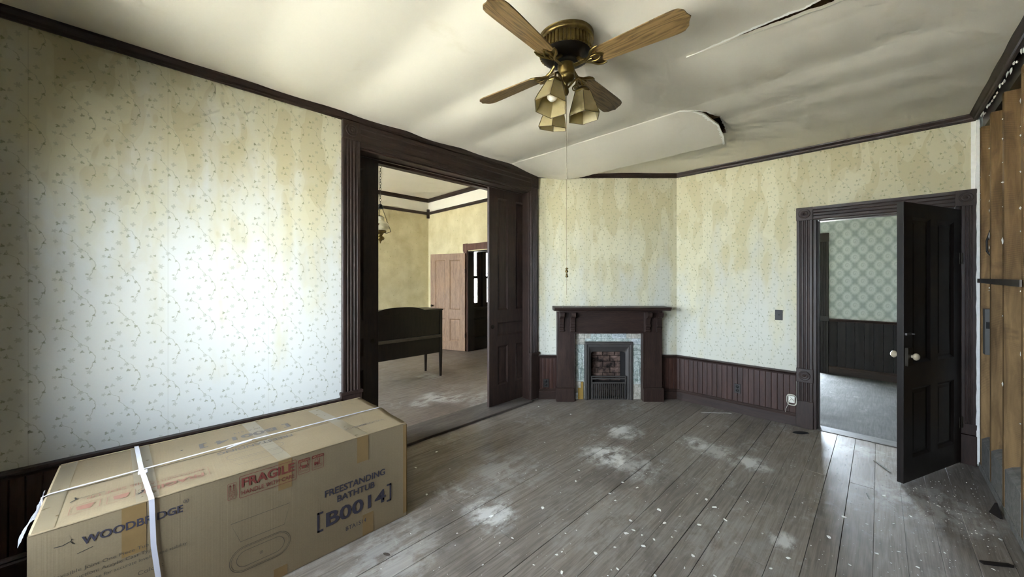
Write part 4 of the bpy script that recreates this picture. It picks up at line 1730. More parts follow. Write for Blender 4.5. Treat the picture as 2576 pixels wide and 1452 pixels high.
# forklift
blob(mb, [(.640, .514), (.662, .514), (.662, .522), (.652, .526), (.640, .526)])
mb.ribbon([(.643, .526), (.645, .541), (.657, .541), (.660, .524)], .0025)
disc(mb, .645, .512, .0045); disc(mb, .658, .512, .0045)
mb.ribbon([(.667, .508), (.667, .543)], .003); mb.ribbon([(.667, .510), (.681, .510)], .0025)
me = mb.mesh('printed_symbols')
me.materials.append(INKRED)
put(me, front(0, 0), 'printed_symbols')
for s, y0, y1, z0, z1 in (('THIS', .276, .299, .503, .512), ('SIDE', .276, .299, .492, .501), ('UP', .281, .294, .481, .490)):
    word(s, y0, y1, z0, z1, INKRED, .0)
TAN_ON_RED = mat_plain('cardboard_showing_through', rgb(170, 140, 104), .7, 0, 60, .1)
put(text_mesh('CAUTION!', .048, .008, TAN_ON_RED, .01), front(.567, .5505, .0015))
put(text_mesh('MECH LIFT', .050, .008, TAN_ON_RED, .01), front(.6335, .5505, .0015))
# bathtub line drawing
mb = MB()
mb.ribbon([(.283, .362), (.527, .360), (.501, .262), (.320, .263)], .0022, True)


def stad(cx, cy, w, h, n=14):
    r = h / 2
    p = []
    for i in range(n + 1):
        t = R(-90 + 180 * i / n)
        p.append((cx + w / 2 - r + r * math.cos(t), cy + r * math.sin(t)))
    for i in range(n + 1):
        t = R(90 + 180 * i / n)
        p.append((cx - w / 2 + r + r * math.cos(t), cy + r * math.sin(t)))
    return p


mb.ribbon(stad(.403, .176, .250, .118), .0024, True)
mb.ribbon(stad(.403, .176, .238, .106), .0018, True)
mb.ribbon(stad(.403, .176, .196, .074), .0022, True)
mb.ribbon([(.403 + .006 * math.cos(t * PI / 6), .172 + .006 * math.sin(t * PI / 6)) for t in range(12)], .0018, True)
disc(mb, .403, .172, .0025)
me = mb.mesh('bathtub_drawing')
me.materials.append(INKLINE)
put(me, front(0, 0), 'bathtub_drawing')
for s, y0, y1, z in (('Invisible Joint One Piece Tub', -.235, .012, .398), ('Construction: Acrylic Cast Type', -.240, .030, .372),
                     ('base for accurate leveling and stability', -.150, .130, .346), ('Color :', -.02, .055, .296)):
    word(s, y0, y1, z, z + .017, INKLINE, .0)
# lid printing, faint and upside down from here
put(text_mesh('[ B0014 ]', .43, .075, INKFAINT, .03), topm(-2.655, .640))
put(text_mesh('BTA1514', .13, .018, INKFAINT, .0), topm(-2.70, .50))
put(text_mesh('FREESTANDING', .345, .034, INKFAINT, .01), topm(-2.452, .612))
put(text_mesh('WOODBRIDGE', .245, .024, INKFAINT, .0), topm(-2.30, 1.10))
put(text_mesh('FRAGILE', .20, .040, INKREDFAINT, .03), topm(-2.255, .196))
put(text_mesh('HANDLE WITH CARE', .20, .018, INKREDFAINT, .0), topm(-2.300, .196))
put(text_mesh('THIS SIDE UP', .19, .028, INKREDFAINT, .0), topm(-2.345, .02))
mb = MB()
mb.ribbon(stad(.0, .0, .25, .07), .0022, True, T(0, 0, 0))
mb.ribbon([(-.12, .055), (.12, .055), (.09, .12), (-.09, .12)], .002, True)
me = mb.mesh('bathtub_drawing')
me.materials.append(INKFAINT)
put(me, topm(-2.345, .42), 'bathtub_drawing')
mb = MB()
mb.ribbon(rrect(-.01, .215, -.055, .050, .004), .0018, True)
for k in range(2):
    mb.ribbon(rrect(.235 + k * .10, .315 + k * .10, -.03, .045, .003), .0018, True)
    blob(mb, [(.25 + k * .10, -.015), (.30 + k * .10, -.015), (.295 + k * .10, .02), (.26 + k * .10, .03)])
me = mb.mesh('printed_symbols')
me.materials.append(INKREDFAINT)
put(me, topm(-2.255, .206), 'printed_symbols')
# marker scribbles
mb = MB()
mb.ribbon([(-.235, .520), (-.215, .518), (-.195, .525), (-.192, .532)], .0028)
mb.ribbon([(-.196, .525), (-.19, .514), (-.185, .510)], .002)
mb.ribbon([(-.180, .470), (-.155, .475), (-.140, .478)], .0022)
me = mb.mesh('marker_scribble')
me.materials.append(MARKER)
put(me, front(0, 0), 'marker_scribble')
mb = MB()
mb.ribbon([(-2.33, -.215), (-2.35, -.200), (-2.37, -.205)], .005)
mb.ribbon([(-2.35, -.200), (-2.352, -.12)], .002)
mb.ribbon([(-2.80, 1.02), (-2.74, 1.00), (-2.77, 1.06), (-2.73, 1.08)], .0015)
mb.ribbon([(-2.22, -.02), (-2.235, -.005), (-2.25, -.008)], .007)
mb.ribbon([(-2.62, .135), (-2.63, .145)], .008)
me = mb.mesh('marker_scribble')
me.materials.append(MARKER)
o = link('marker_scribble', me, carton)
o.location = (-bc[0], -bc[1], BH + .0034)


# tape strips
def tape(pts_fn, n, mat):
    mb = MB().grid(pts_fn, n, 2)
    return mb.build('packing_tape', mat, carton)


def front_tape(y0, y1, za, zb, mat=TAPE):
    tape(lambda u, v: (LX + .0008, y0 + (y1 - y0) * v - bc[1], za + (zb - za) * u), 6, mat)


def top_tape(y0, y1, xa, xb, skew=0.0, mat=TAPEGREY):
    fb, ff = flap(-LX, SEAM - .003, 5.0, .008), flap(SEAM + .003, LX, 7.0, .013)

    def fn(u, v):
        x = xa + (xb - xa) * u - bc[0]
        y = y0 + (y1 - y0) * v + skew * u - bc[1]
        vv = (y + LY) / (2 * LY)
        if x < SEAM:
            z = fb(min(.97, max(.03, (x + LX) / (SEAM - .003 + LX))), vv)[2]
        else:
            z = ff(min(.97, max(.03, (x - SEAM - .003) / (LX - SEAM - .003))), vv)[2]
        return (x, y, z + .0009)
    tape(fn, 40, mat)


front_tape(.868, .935, .44, .588)
front_tape(.900, .965, .003, .125)
front_tape(.475, .535, .44, .588)
front_tape(-.065, .005, .39, .588)
front_tape(.455, .515, .003, .055)
top_tape(-.055, .015, -2.86, -2.14, .03)
top_tape(.43, .50, -2.85, -2.50, .02)
top_tape(.445, .505, -2.47, -2.14, .03)
top_tape(.80, .865, -2.80, -2.14, .07)
top_tape(-.288, -.235, -2.85, -2.14, .0)
tape(lambda u, v: (LX + .0008, LY - .022 + .022 * v, .02 + .56 * u), 6, TAPE)
tape(lambda u, v: (LX - .035 * u, LY + .0045, .02 + .56 * v), 6, TAPE)
# straps
sw = .0085
ys = .000


def strap_pt(mb, path, w, th, axis):
    pass


mb = MB()
path = [(-LX - .006, -.032, .02), (-LX - .006, -.032, BH + .006), (-LX + .01, -.031, BH + .0085), (SEAM, -.012, BH + .012), (LX - .01, .018, BH + .0085), (LX + .005, .020, BH + .002),
        (LX + .0055, .026, .40), (LX + .0055, .046, .20), (LX + .0055, .06, .01)]
v = []
for i, (x, y, z) in enumerate(path):
    v += [(x, y - sw - bc[1], z), (x, y + sw - bc[1], z)]
mb.add(v, [(2 * i, 2 * i + 1, 2 * i + 3, 2 * i + 2) for i in range(len(path) - 1)])
o = mb.build('strap', STRAPMAT, carton)
sm = o.modifiers.new('strap_thickness', 'SOLIDIFY'); sm.thickness = .0012; sm.offset = 1
mb = MB()
ys_ = [-LY - .006, -LY + .012, -LY * .5, -.03, LY * .45, LY - .012, LY + .006]
path = [(SEAM + .02, -LY - .008, .02), (SEAM + .02, -LY - .008, BH + .003)] + [(SEAM + .018 - .036 * ((y + LY) / (2 * LY)), y, BH + .012 + .004 * math.cos(y * 5)) for y in ys_[1:-1]] + \
       [(SEAM - .018, LY + .008, BH + .003), (SEAM - .018, LY + .008, .02)]
mb.tube(path, .0030, 8)
mb.tube([(SEAM + .01, -.02, BH + .016), (SEAM + .022, -.08, BH + .016), (SEAM + .032, -.135, BH + .013)], .0034, 6)
mb.tube([(SEAM + .005, -.03, BH + .015), (SEAM + .026, -.10, BH + .018)], .003, 6)
mb.build('strap', STRAPMAT, carton)
MB().box(SEAM + .04, SEAM + .068, -.022 - bc[1], .010 - bc[1], BH + .009, BH + .016).build('strap_buckle', STRAPMAT, carton, bevel=.002)
# torn film at the near end
rr = random.Random(9)


def film(u, v):
    x = SEAM - .05 + (LX - SEAM + .05) * u
    z = BH + .006 - .075 * v * (0.6 + .4 * math.sin(u * 5 + 1))
    y = -LY - .008 - .010 * v * (1 + .6 * math.sin(u * 9)) - .006 * mnoise.noise(Vector((u * 9, v * 5, 0)))
    return (x, y, z)


MB().grid(film, 24, 8).build('torn_film', FILM, carton)

# ------------------------------------------------------------------ FAR ROOM (through the pocket doors)
FRZ = 3.42
o = MB().box(-7.60, -3.36, -2.25, 4.80, -.1, .016).build('floor_far_room', FLOORFAR)
struct(o, 'dusty brown-grey floor of the room beyond the pocket doors', 'floor')
o = MB().box(-7.60, -3.30, -2.25, 4.80, FRZ, FRZ + .04).build('ceiling_far_room', FRIEZE)
struct(o, 'pale ceiling of the room beyond the pocket doors', 'ceiling')
F_FARX = ((-7.57, 0, 0), PI / 2)
F_FARY = ((0, 4.765, 0), 0.0)
for (nm, fr, x0, x1, ops, lab) in (('wall_far_side', F_FARX, -2.4, 4.765, [], 'mottled cream wall behind the hanging lamp'),
                                   ('wall_far_back', F_FARY, -7.57, -3.30, [(-6.06, -5.2, -.1, 2.10)], 'mottled cream wall with the tan door')):
    mb = MB()
    wall_panel(mb, x0, x1, -.1, 3.07, 0, .135, [q for q in ops])
    struct(mb.build(nm, FARPAPER, None, fr), lab, 'wall')
    mb = MB()
    wall_panel(mb, x0, x1, 3.07, ROOF, 0, .135)
    struct(mb.build(nm + '_frieze', FRIEZE, None, fr), 'pale frieze band above the ' + lab, 'wall')
mb = MB()
wall_panel(mb, 3.3, 7.7, -.1, ROOF, 0, .2, [(-w[1], -w[0], w[2], w[3]) for w in FAR_WINDOWS])
struct(mb.build('wall_far_rear', FARPAPER, None, ((0, -2.21, 0), PI)), 'window wall of the room beyond the pocket doors', 'wall')
for i, w in enumerate(FAR_WINDOWS):
    window('window_%d' % (i + 3), ((0, -2.21, 0), PI), -w[1], -w[0], w[2], w[3], .2, ('far room sash window nearer the cream side wall', 'far room sash window nearer the pocket doors')[i])
k = 12
for fr, a, b, lab in ((F_FARX, -2.2, 4.765, 'lamp wall'), (F_FARY, -7.57, -3.36, 'tan door wall')):
    for z0, h, what in ((FRZ - .085, .085, 'crown moulding'), (3.045, .06, 'picture rail')):
        o = MB().prism([(0, z0), (-.022, z0), (-.034, z0 + h * .4), (-.03, z0 + h), (0, z0 + h)], 'x', a, b).build('trim_%d' % k, TRIMX, None, fr)
        struct(o, 'dark %s on the far room %s' % (what, lab), 'moulding')
        k += 1
o = MB().box(-7.57, -7.52, 4.715, 4.765, 2.96, 3.17).build('trim_16', TRIM)
struct(o, 'dark corner block where the far picture rails meet', 'moulding')
o = MB().prism(BASE, 'x', -2.2, 4.765).build('baseboard_far', TRIMX, None, F_FARX)
struct(o, 'dark baseboard under the far cream side wall', 'baseboard')
t17 = empty('trim_17', (0, 4.765, 0), 0)
struct(t17, 'brown casing around the far doorway behind the tan door', 'door casing')
BROWNTRIM = mat_wood('brown_far_trim', rgb(74, 50, 42), rgb(112, 80, 68), .5)
MB().prism(flute_profile(-6.19, -6.06, 3), 'z', 0, 2.10).build('casing', BROWNTRIM, t17)
MB().box(-6.195, -6.055, -.034, 0, 2.10, 2.26).build('corner_block', BROWNTRIM, t17, bevel=.003)
MB().box(-6.055, -5.2, -.028, 0, 2.12, 2.235).box(-6.055, -5.2, -.036, 0, 2.235, 2.25).build('head_casing', BROWNTRIM, t17)
MB().prism(flute_profile(-5.2, -5.07, 3), 'z', 0, 2.10).build('casing', BROWNTRIM, t17)
MB().box(-6.06, -6.035, -.01, .14, 0.016, 2.10).box(-5.225, -5.2, -.01, .14, 0.016, 2.10).box(-6.06, -5.2, -.01, .14, 2.08, 2.10).build('jamb', BLACKWOOD, t17)
# tan door, swung into the far room
pa, pb = Vector((-6.085, 4.725)), Vector((-6.895, 4.415))
dd = (pb - pa)
td = empty('panel_door', (pa.x, pa.y, .024), math.atan2(dd.y, dd.x))
tag(td, 'worn tan four-panel door swung open in the room beyond', 'door')
panel_door(td, .865, 2.035, .036, [(.12, .375, .86, 1.90), (.49, .745, .86, 1.90), (.12, .375, .19, .66), (.49, .745, .19, .66)], TANDOOR)
for y0, sgn in ((.036, 1), (0, -1)):
    MB().lathe([(.0, .055), (.014, .052), (.024, .042), (.024, .034), (.012, .022), (.010, .0)], 16, T(.81, y0, .93) @ RX(-PI / 2 * sgn)).build('door_knob', DARKBRASS, td)
for hz in (.28, 1.62):
    MB().tube([(-.004, .039, hz), (-.004, .039, hz + .09)], .006, 8).build('hinge', DARKBRASS, td)

# sideboard seen from the back
sb = empty('sideboard', (-4.80, 2.57, .016), PI / 2)     # local x = +Y, local y = -X (away)
tag(sb, 'dark wooden sideboard with arched back rail on slim legs', 'sideboard')
hw, dp = .70, .47
MB().box(-hw + .02, hw - .02, .012, .03, .655, 1.025).build('back_panel', BLACKWOOD, sb)
MB().box(-hw + .02, hw - .02, .008, .035, .37, .61).build('lower_back_panel', BLACKWOOD, sb)
MB().box(-hw + .02, hw - .02, -.012, .035, .605, .650).build('back_rail', mat_wood('dusty_rail_wood', rgb(60, 54, 48), rgb(96, 88, 80), .4, 'x'), sb, bevel=.003)
MB().box(-hw - .015, hw + .015, 0.0, dp + .02, 1.02, 1.04).build('top_board', BLACKWOOD, sb, bevel=.003)
pts = [(-.42, 1.035)]
for i in range(25):
    t = i / 24
    x = -.385 + .77 * t
    z = 1.035 + .062 * (1 - abs(2 * t - 1) ** 3.2)
    pts.append((x, z))
pts.append((.42, 1.035))
pts += [(.42, 1.0), (-.42, 1.0)]
MB().prism([(x, z) for x, z in pts], 'y', -.008, .012).build('arched_back_rail', BLACKWOOD, sb, bevel=.002)
MB().box(-hw + .01, hw - .01, .035, dp, .37, 1.02).build('cabinet_body', BLACKWOOD, sb)
for sx in (-1, 1):
    for yy in (.0, dp - .04):
        mb = MB()
        x0 = sx * (hw - .02)
        a_, b_ = .021, .014
        v = [(x0 - b_, yy + .007, .0), (x0 + b_, yy + .007, .0), (x0 + b_, yy + .033, .0), (x0 - b_, yy + .033, .0)]
        for zz in (.37, 1.02):
            v += [(x0 - a_, yy, zz), (x0 + a_, yy, zz), (x0 + a_, yy + .042, zz), (x0 - a_, yy + .042, zz)]
        f = [(3, 2, 1, 0), (8, 9, 10, 11)]
        for l in (0, 4):
            f += [(l + q, l + (q + 1) % 4, l + 4 + (q + 1) % 4, l + 4 + q) for q in range(4)]
        mb.add(v, f)
        mb.build('leg', BLACKWOOD, sb, bevel=.002)
for i, x in enumerate((-.35, 0.0, .35)):
    MB().box(x - .16, x + .16, dp, dp + .014, .42, .98).build('cabinet_door', BLACKWOOD, sb, bevel=.003)
# hanging oil lamp
LXY = (-5.20, 2.455)
hl = empty('hanging_lamp', (LXY[0], LXY[1], 0), 0)
tag(hl, 'hanging oil lamp with painted milk-glass globe on a chain', 'hanging lamp')
MB().lathe([(.0, FRZ), (.05, FRZ), (.045, FRZ - .02), (.012, FRZ - .03), (.0, FRZ - .03)], 20).build('ceiling_rose', DARKBRASS, hl)
mb = MB()


def chain(mb, p, q, link_len, r, wire):
    p, q = Vector(p), Vector(q)
    n = max(2, int((q - p).length / (link_len * .78)))
    d = (q - p).normalized()
    quat = d.to_track_quat('Z', 'Y')
    for i in range(n):
        c = p.lerp(q, (i + .5) / n)
        M = T(*c) @ quat.to_matrix().to_4x4() @ RZ(PI / 2 * (i % 2))
        mb.tube([(r * math.cos(2 * PI * j / 10), 0, link_len / 2 * math.sin(2 * PI * j / 10)) for j in range(10)], wire, 5, True, M)


chain(mb, (0, 0, FRZ - .03), (0, 0, 2.62), .05, .012, .0035)
mb.build('chain', DARKBRASS, hl)
MB().lathe([(.0, 2.625), (.018, 2.62), (.036, 2.60), (.045, 2.57), (.046, 2.555), (.02, 2.55), (0, 2.55)], 24).build('smoke_bell', BLACKMETAL, hl)
AX = Vector((1 / S2, 1 / S2, 0))
for k in range(3):
    a = R(45 + 120 * k)
    q = (.155 * math.cos(a), .155 * math.sin(a), 2.215)
    mb = MB()
    chain(mb, (.03 * math.cos(a), .03 * math.sin(a), 2.56), q, .026, .006, .002)
    mb.build('chain', DARKBRASS, hl)
    MB().tube([q, (.09 * math.cos(a), .09 * math.sin(a), 2.19), (.05 * math.cos(a), .05 * math.sin(a), 2.20), (.03 * math.cos(a), .03 * math.sin(a), 2.18)], .004, 6).build('lamp_arm', DARKBRASS, hl)
MB().lathe([(.0, 2.452), (.03, 2.446), (.042, 2.43), (.05, 2.425)], 20).build('shade_cap', DARKBRASS, hl)
MB().lathe([(.058, 2.432), (.054, 2.415), (.060, 2.40), (.056, 2.385), (.062, 2.365), (.10, 2.350), (.126, 2.325), (.130, 2.30), (.118, 2.262), (.085, 2.235), (.07, 2.228)], 28).build('glass_globe', MILKGLASS, hl)
mb = MB()
for k in range(5):
    a = R(-45 - 6 + 4 * k)
    z = 2.30 + .012 * math.sin(k * 2.1)
    mb.lathe([(.011, 0), (.010, .003), (0, .004)], 8, T(.1285 * math.cos(a), .1285 * math.sin(a), z) @ RZ(a) @ RY(PI / 2))
mb.build('painted_flower', mat_plain('brown_flower_paint', rgb(120, 84, 62), .5), hl)
MB().lathe([(.07, 2.236), (.085, 2.23), (.085, 2.205), (.05, 2.195), (.038, 2.17), (.03, 2.155), (.055, 2.135), (.062, 2.12), (.055, 2.10), (.025, 2.085), (.012, 2.065), (.006, 2.045), (0, 2.04)], 24).build('oil_font', BRASS, hl)

# ------------------------------------------------------------------ ROOM BEYOND THE TAN DOOR
o = MB().box(-6.3, -3.2, 4.80, 8.1, -.1, .012).build('floor_passage', FLOORFAR)
struct(o, 'dim floor beyond the far doorway', 'floor')
o = MB().box(-6.3, -2.25, 4.85, 8.1, FRZ, FRZ + .04).build('ceiling_passage', FRIEZE)
struct(o, 'ceiling beyond the far doorway', 'ceiling')
F_PASS = ((-6.15, 0, 0), PI / 2)
PW_ = [(4.97, 5.24, .92, 2.2), (5.33, 5.95, .92, 2.2)]
mb = MB()
wall_panel(mb, 4.9, 8.0, -.1, ROOF, 0, .15, [w for w in PW_])
struct(mb.build('wall_passage_side', BLACKWOOD, None, F_PASS), 'dark panelled wall with bright windows beyond the far doorway', 'wall')
o = MB().box(-6.3, -2.2, 8.0, 8.15, -.1, ROOF).build('wall_passage_end', FARPAPER)
struct(o, 'end wall beyond the far doorway', 'wall')
o = MB().box(-3.2, -3.1, 4.9, 8.0, -.1, ROOF).build('wall_passage_near', FARPAPER)
struct(o, 'near wall beyond the far doorway', 'wall')
for i, w in enumerate(PW_):
    root = window('window_%d' % (i + 5), F_PASS, w[0], w[1], w[2], w[3], .15, ('narrow bright window through the far doorway', 'wide leaded window through the far doorway')[i], False)
    if i == 1:
        mb = MB()
        for q in range(1, 5):
            xx = w[0] + .085 + (w[1] - w[0] - .17) * q / 5
            mb.box(xx - .004, xx + .004, .085, .097, w[2] + .09, w[3] - .085)
        for q in range(1, 7):
            zz = w[2] + .09 + (w[3] - w[2] - .17) * q / 7
            mb.box(w[0] + .085, w[1] - .085, .085, .097, zz - .004, zz + .004)
        mb.build('lead_came', BLACKMETAL, root)
o = MB().box(4.92, 8.0, -.05, 0, .86, .915).box(4.92, 8.0, -.02, 0, .64, .665).box(4.92, 8.0, -.05, 0, .012, .27).build('trim_18', BLACKWOOD, None, F_PASS, bevel=.004)
struct(o, 'dark panelled dado under the passage windows', 'wainscot')

# ------------------------------------------------------------------ HALL (through the open door)
o = MB().box(-2.2, 1.75, 4.88, 7.80, -.1, -.002).build('floor_hall', FLOORHALL)
struct(o, 'pale dusty floor of the hall beyond the open door', 'floor')
o = MB().box(-2.3, 1.9, 4.85, 7.95, 3.1, 3.14).build('ceiling_hall', FRIEZE)
struct(o, 'ceiling of the hall', 'ceiling')
F_HALL = ((0, 7.78, 0), 0.0)
mb = MB()
wall_panel(mb, -2.25, 1.85, -.1, ROOF, 0, .14, [(-1.50, -.70, -.1, 2.12)])
struct(mb.build('wall_hall_far', FANPAPER, None, F_HALL), 'grey-green rosette wallpaper wall at the end of the hall', 'wall')
for nm, x0, x1, lab in (('wall_hall_left', -2.25, -2.1, 'hall side wall nearer the fireplace'), ('wall_hall_right', 1.7, 1.85, 'hall side wall beyond the studs')):
    o = MB().box(x0, x1, 4.85, 7.85, -.1, ROOF).build(nm, FANPAPER)
    struct(o, lab, 'wall')
o = MB().box(.56, 1.85, 4.765, 4.9, -.1, ROOF).build('wall_hall_near', FANPAPER)
struct(o, 'hall wall behind the bare studs', 'wall')
HCAP = .885
wainscot(F_HALL, [(-.575, 1.70)], 'trim_19', 'dark tall beadboard dado along the hall wallpaper', 'hall', HALLBEAD, .105, HCAP)
t20 = empty('trim_20', F_HALL[0], 0)
struct(t20, 'black casing of the front doorway at the hall end', 'door casing')
MB().prism(flute_profile(-.70, -.575, 3), 'z', 0, 2.12).build('casing', BLACKWOOD, t20)
MB().box(-.705, -.570, -.034, 0, 2.12, 2.26).build('corner_block', BLACKWOOD, t20, bevel=.003)
MB().box(-1.5, -.705, -.028, 0, 2.13, 2.25).build('head_casing', BLACKWOOD, t20)
MB().prism(flute_profile(-1.625, -1.50, 3), 'z', 0, 2.12).build('casing', BLACKWOOD, t20)
MB().box(-.71, -.57, -.04, 0, .84, .92).build('block', BLACKWOOD, t20, bevel=.003)

# ------------------------------------------------------------------ things on the stud wall
Mr = Matrix.Translation(F_RIGHT[0]) @ RZ(F_RIGHT[1])
eb = empty('electrical_box', Mr @ Vector((-4.615, .01, .93)), F_RIGHT[1])
tag(eb, 'grey steel electrical box fixed between the first studs', 'electrical box')
MB().box(0, .075, 0, .075, 0, .35).build('box_body', mat_plain('dull_grey_enamel', rgb(88, 86, 82), .6), eb, bevel=.003)
MB().box(.076, .079, .035, .062, .24, .345).build('paper_label', mat_plain('tan_label', rgb(186, 160, 112), .7), eb)
MB().box(.076, .082, .005, .03, .20, .25).build('latch', BLACKMETAL, eb)
cb = MB().tube([tuple(Mr @ Vector(p)) for p in ((-4.60, .07, 1.98), (-4.56, .045, 1.90), (-4.545, .02, 1.80), (-4.55, .022, 1.72), (-4.53, .05, 1.66), (-4.54, .06, 1.52), (-4.56, .05, 1.30))], .006, 8)
o = cb.build('cable', mat_plain('black_cable', rgb(26, 24, 22), .5), None)
tag(o, 'black cable looping down between the bare studs', 'cable')
o = MB().box(3.40, 4.66, -.010, -.003, 1.455, 1.495)
mb = MB()
mb.add([tuple(Mr @ Vector(p)) for p in ((-4.66, -.012, 1.480), (-3.42, -.012, 1.462), (-3.42, -.012, 1.502), (-4.66, -.012, 1.512),
                                        (-4.66, -.004, 1.480), (-3.42, -.004, 1.462), (-3.42, -.004, 1.502), (-4.66, -.004, 1.512))],
       [(0, 1, 2, 3), (7, 6, 5, 4), (0, 4, 5, 1), (1, 5, 6, 2), (2, 6, 7, 3), (3, 7, 4, 0)])
o = mb.build('metal_strap', mat_plain('old_dark_steel', rgb(128, 120, 112), .35, .7), None)
tag(o, 'flat metal bar nailed across the bare studs', 'metal bar')

# ------------------------------------------------------------------ debris on the floor
CH = [(597, 455, 13), (1012, 613, 16), (1097, 518, 13), (1075, 463, 15), (958, 507, 12), (1240, 525, 12), (1303, 452, 14), (1348, 505, 13), (1215, 652, 13), (1055, 585, 12), (970, 547, 11),
      (940, 560, 14), (895, 425, 9), (872, 396, 9), (985, 372, 10), (733, 345, 9), (925, 350, 9), (1232, 397, 8), (473, 580, 9), (655, 648, 10), (676, 636, 8), (815, 642, 13), (675, 721, 13),
      (893, 617, 8), (1005, 567, 8), (1128, 575, 8), (1143, 550, 7), (1607, 662, 14), (1970, 643, 12), (1835, 492, 13), (1930, 522, 7), (2110, 490, 9), (2000, 405, 13), (2185, 410, 6),
      (2225, 447, 8), (2480, 585, 11), (2140, 700, 11), (1535, 705, 10), (1305, 735, 9), (905, 707, 11), (1060, 733, 10), (1775, 575, 17), (1665, 435, 7), (1635, 493, 7), (1320, 555, 7),
      (1270, 420, 11), (1160, 490, 7), (440, 505, 6), (420, 600, 6), (385, 490, 18), (745, 300, 8), (605, 185, 5), (570, 300, 6), (160, 225, 9), (75, 290, 8), (215, 295, 6), (120, 400, 9),
      (1440, 430, 7), (2060, 635, 8), (580, 38, 6), (712, 70, 8), (1275, 120, 6), (2310, 480, 7), (2450, 708, 9), (1860, 690, 9), (1905, 207, 9), (2555, 625, 14), (1500, 560, 6), (780, 480, 7),
      (690, 560, 6), (560, 690, 7), (1700, 610, 6), (1390, 600, 6), (1180, 700, 6), (350, 690, 7), (245, 560, 6), (2250, 640, 7), (2380, 560, 7), (2040, 520, 6)]
rr = random.Random(42)
variants = []
for k in range(8):
    mb = MB()
    n = rr.choice((6, 7, 8))
    pts = []
    for i in range(n):
        a = 2 * PI * i / n + rr.uniform(-.2, .2)
        r = rr.uniform(.55, 1.0)
        pts.append((r * math.cos(a), .62 * r * math.sin(a)))
    top = [(x * .93, y * .93, .16 + .10 * (x * rr.uniform(-1, 1))) for x, y in pts]
    v = [(x, y, 0.0) for x, y in pts] + top
    f = [tuple(range(n))[::-1], tuple(range(n, 2 * n))] + [(i, (i + 1) % n, n + (i + 1) % n, n + i) for i in range(n)]
    mb.add(v, f)
    me = mb.mesh('plaster_chip')
    me.materials.append(PLASTER)
    variants.append(me)
for k, (cx, cy, s) in enumerate(CH):
    px, py = 1000 + cx / 1.6345, 1000 + cy / 1.6345
    d = 924 * 1.5 / (py - 705)
    a_ = (px - 1288) / 924 * d
    X, Y = (a_ - d) / S2, (a_ + d) / S2
    if X > .53 or Y > 4.7:
        continue
    o = link('plaster_chip', variants[k % 8])
    sc = s / 1.6345 / 924 * d * .95
    o.location = (X, Y, .0012)
    o.scale = (sc, sc, sc * .5)
    o.rotation_euler = (0, 0, rr.uniform(0, 6.28))
    if X < -1.75:
        zone = 'on the boards beside the cardboard carton'
    elif Y > 3.75:
        zone = 'on the boards before the fireplace and doorway'
    elif X > .0:
        zone = 'on the boards along the bare studs'
    elif X > -.45:
        zone = 'on the boards in line with the open black door'
    elif Y > 2.35:
        zone = 'on the boards among the dust patches mid-floor'
    elif X < -1.15:
        zone = 'on the boards between carton and middle of the floor'
    else:
        zone = 'on the bare boards at the near middle of the floor'
    size = 'broad' if sc > .0145 else ('small' if sc > .0095 else 'tiny')
    tag(o, size + ' white plaster flake ' + zone, 'plaster chip', size + ' plaster flakes ' + zone)
# countless crumbs
mb = MB()
for i in range(1500):
    if i < 850:
        X = rr.uniform(-2.1, .52); Y = rr.uniform(.5, 4.6)
    elif i < 1200:
        X = .52 - abs(rr.gauss(0, .35)); Y = rr.uniform(2.0, 4.65)
    else:
        X = rr.gauss(-1.5, .5); Y = rr.gauss(3.1, .55)
    if Y - X > 6.45 or X < -2.95 or (X < -2.1 and Y < 1.25) or Y > 4.7 or X > .53:
        continue
    if -.1 < X - .088 < .4 and Y > 3.9 and abs((X - .44) * .82 - (Y - 4.745) * .352) < .06:
        continue
    s = rr.choice((.0015, .002, .0025, .003, .004))
    an = rr.uniform(0, 6.28)
    M = T(X, Y, .0006) @ RZ(an)
    mb.add([(-s, -s * .6, 0), (s, -s * .5, 0), (s * .8, s * .7, 0), (-s * .7, s * .5, 0), (0, 0, s * .7)], [(0, 1, 4), (1, 2, 4), (2, 3, 4), (3, 0, 4), (3, 2, 1, 0)], M)
o = mb.build('plaster_crumbs', PLASTER)
tag(o, 'fine white plaster crumbs scattered over the floorboards', 'plaster crumbs', None, 'stuff')
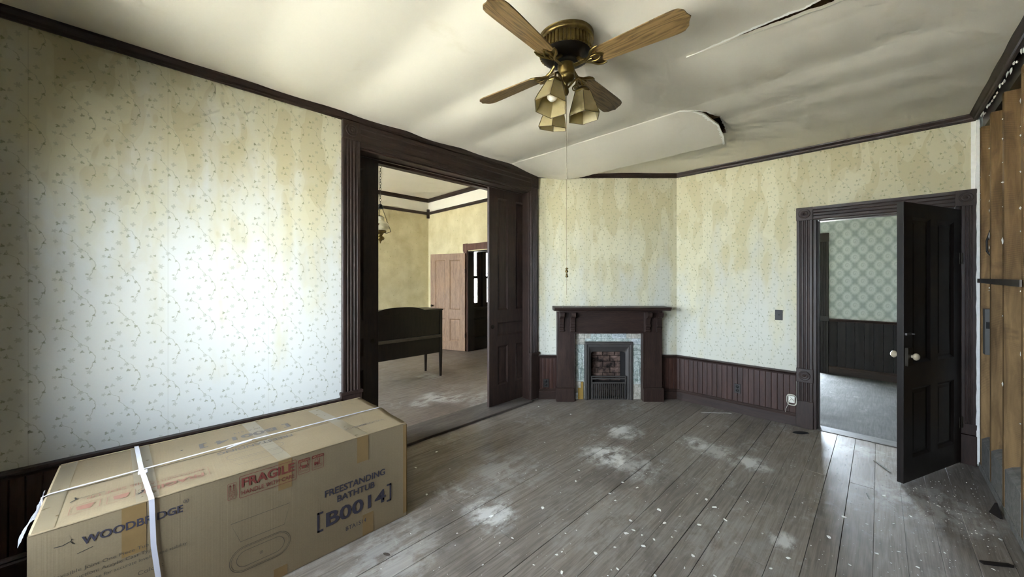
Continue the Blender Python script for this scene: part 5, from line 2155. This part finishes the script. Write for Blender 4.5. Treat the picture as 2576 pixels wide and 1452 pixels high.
# dark scraps, wire, lath pieces
def scrap(u, v):
    t = u * 2 * PI
    r = v * (1 + .12 * math.sin(3 * t + 1))
    p, q = .075 * r * math.cos(t), .026 * r * math.sin(t)
    return (-.545 + .75 * p - .66 * q, 4.545 + .66 * p + .75 * q, .0015 + .016 * (1 - v ** 2) ** .6)


o = MB().grid(scrap, 28, 6).build('cloth_scrap', mat_plain('black_felt', rgb(24, 22, 21), .95), None)
tag(o, 'small black cloth scrap on the floor before the doorway', 'cloth scrap')
o = MB().tube([(-1.43, 4.456, .003), (-1.36, 4.50, .008), (-1.28, 4.565, .004), (-1.22, 4.62, .006), (-1.174, 4.659, .004)], .0022, 6).build('wire', WHITEPLASTIC)
tag(o, 'thin white wire lying near the beadboard wall', 'wire')


def lath(loc, rz, L, w, t, lab, mat=GREYWOOD):
    mb = MB()
    pts = [(-L / 2, -w / 2), (-L * .2, -w * .55), (L * .42, -w / 2), (L / 2, -w * .1), (L * .40, w * .5), (-L * .1, w * .45), (-L / 2, w / 2)]
    mb.prism(pts, 'z', 0, t)
    o = mb.build('wood_splinter', mat, None, (loc, rz))
    tag(o, lab, 'wood splinter')
    return o


lath((.44, 3.175, .001), R(35), .14, .022, .008, 'dark wooden splinter by the base of the studs', DARKPLATE)
lath((.02, 4.19, .001), R(-62), .20, .016, .005, 'pale splinter on the floor in front of the open door')
lath((-.055, 3.55, .001), R(100), .09, .008, .003, 'thin splinter lying between dust patches near the doorway')
mb = MB()
mb.prism([(0, 0), (.075, 0), (.04, .085)], 'y', 0, .012)
o = mb.build('broken_bracket', DARKPLATE, None, ((.50, 3.86, .0), R(-60)), bevel=.002)
tag(o, 'small dark triangular scrap leaning at the stud base', 'scrap')
# knot hole in the boards near the carton
o = MB().lathe([(.030, .0002), (.026, .0010), (.0, .0014)], 14, T(-1.905, .935, .001) @ RZ(.4) @ Matrix.Diagonal((.75, .32, 1, 1))).build('floor_knot', mat_plain('dark_knot', rgb(76, 66, 57), .8), fl)
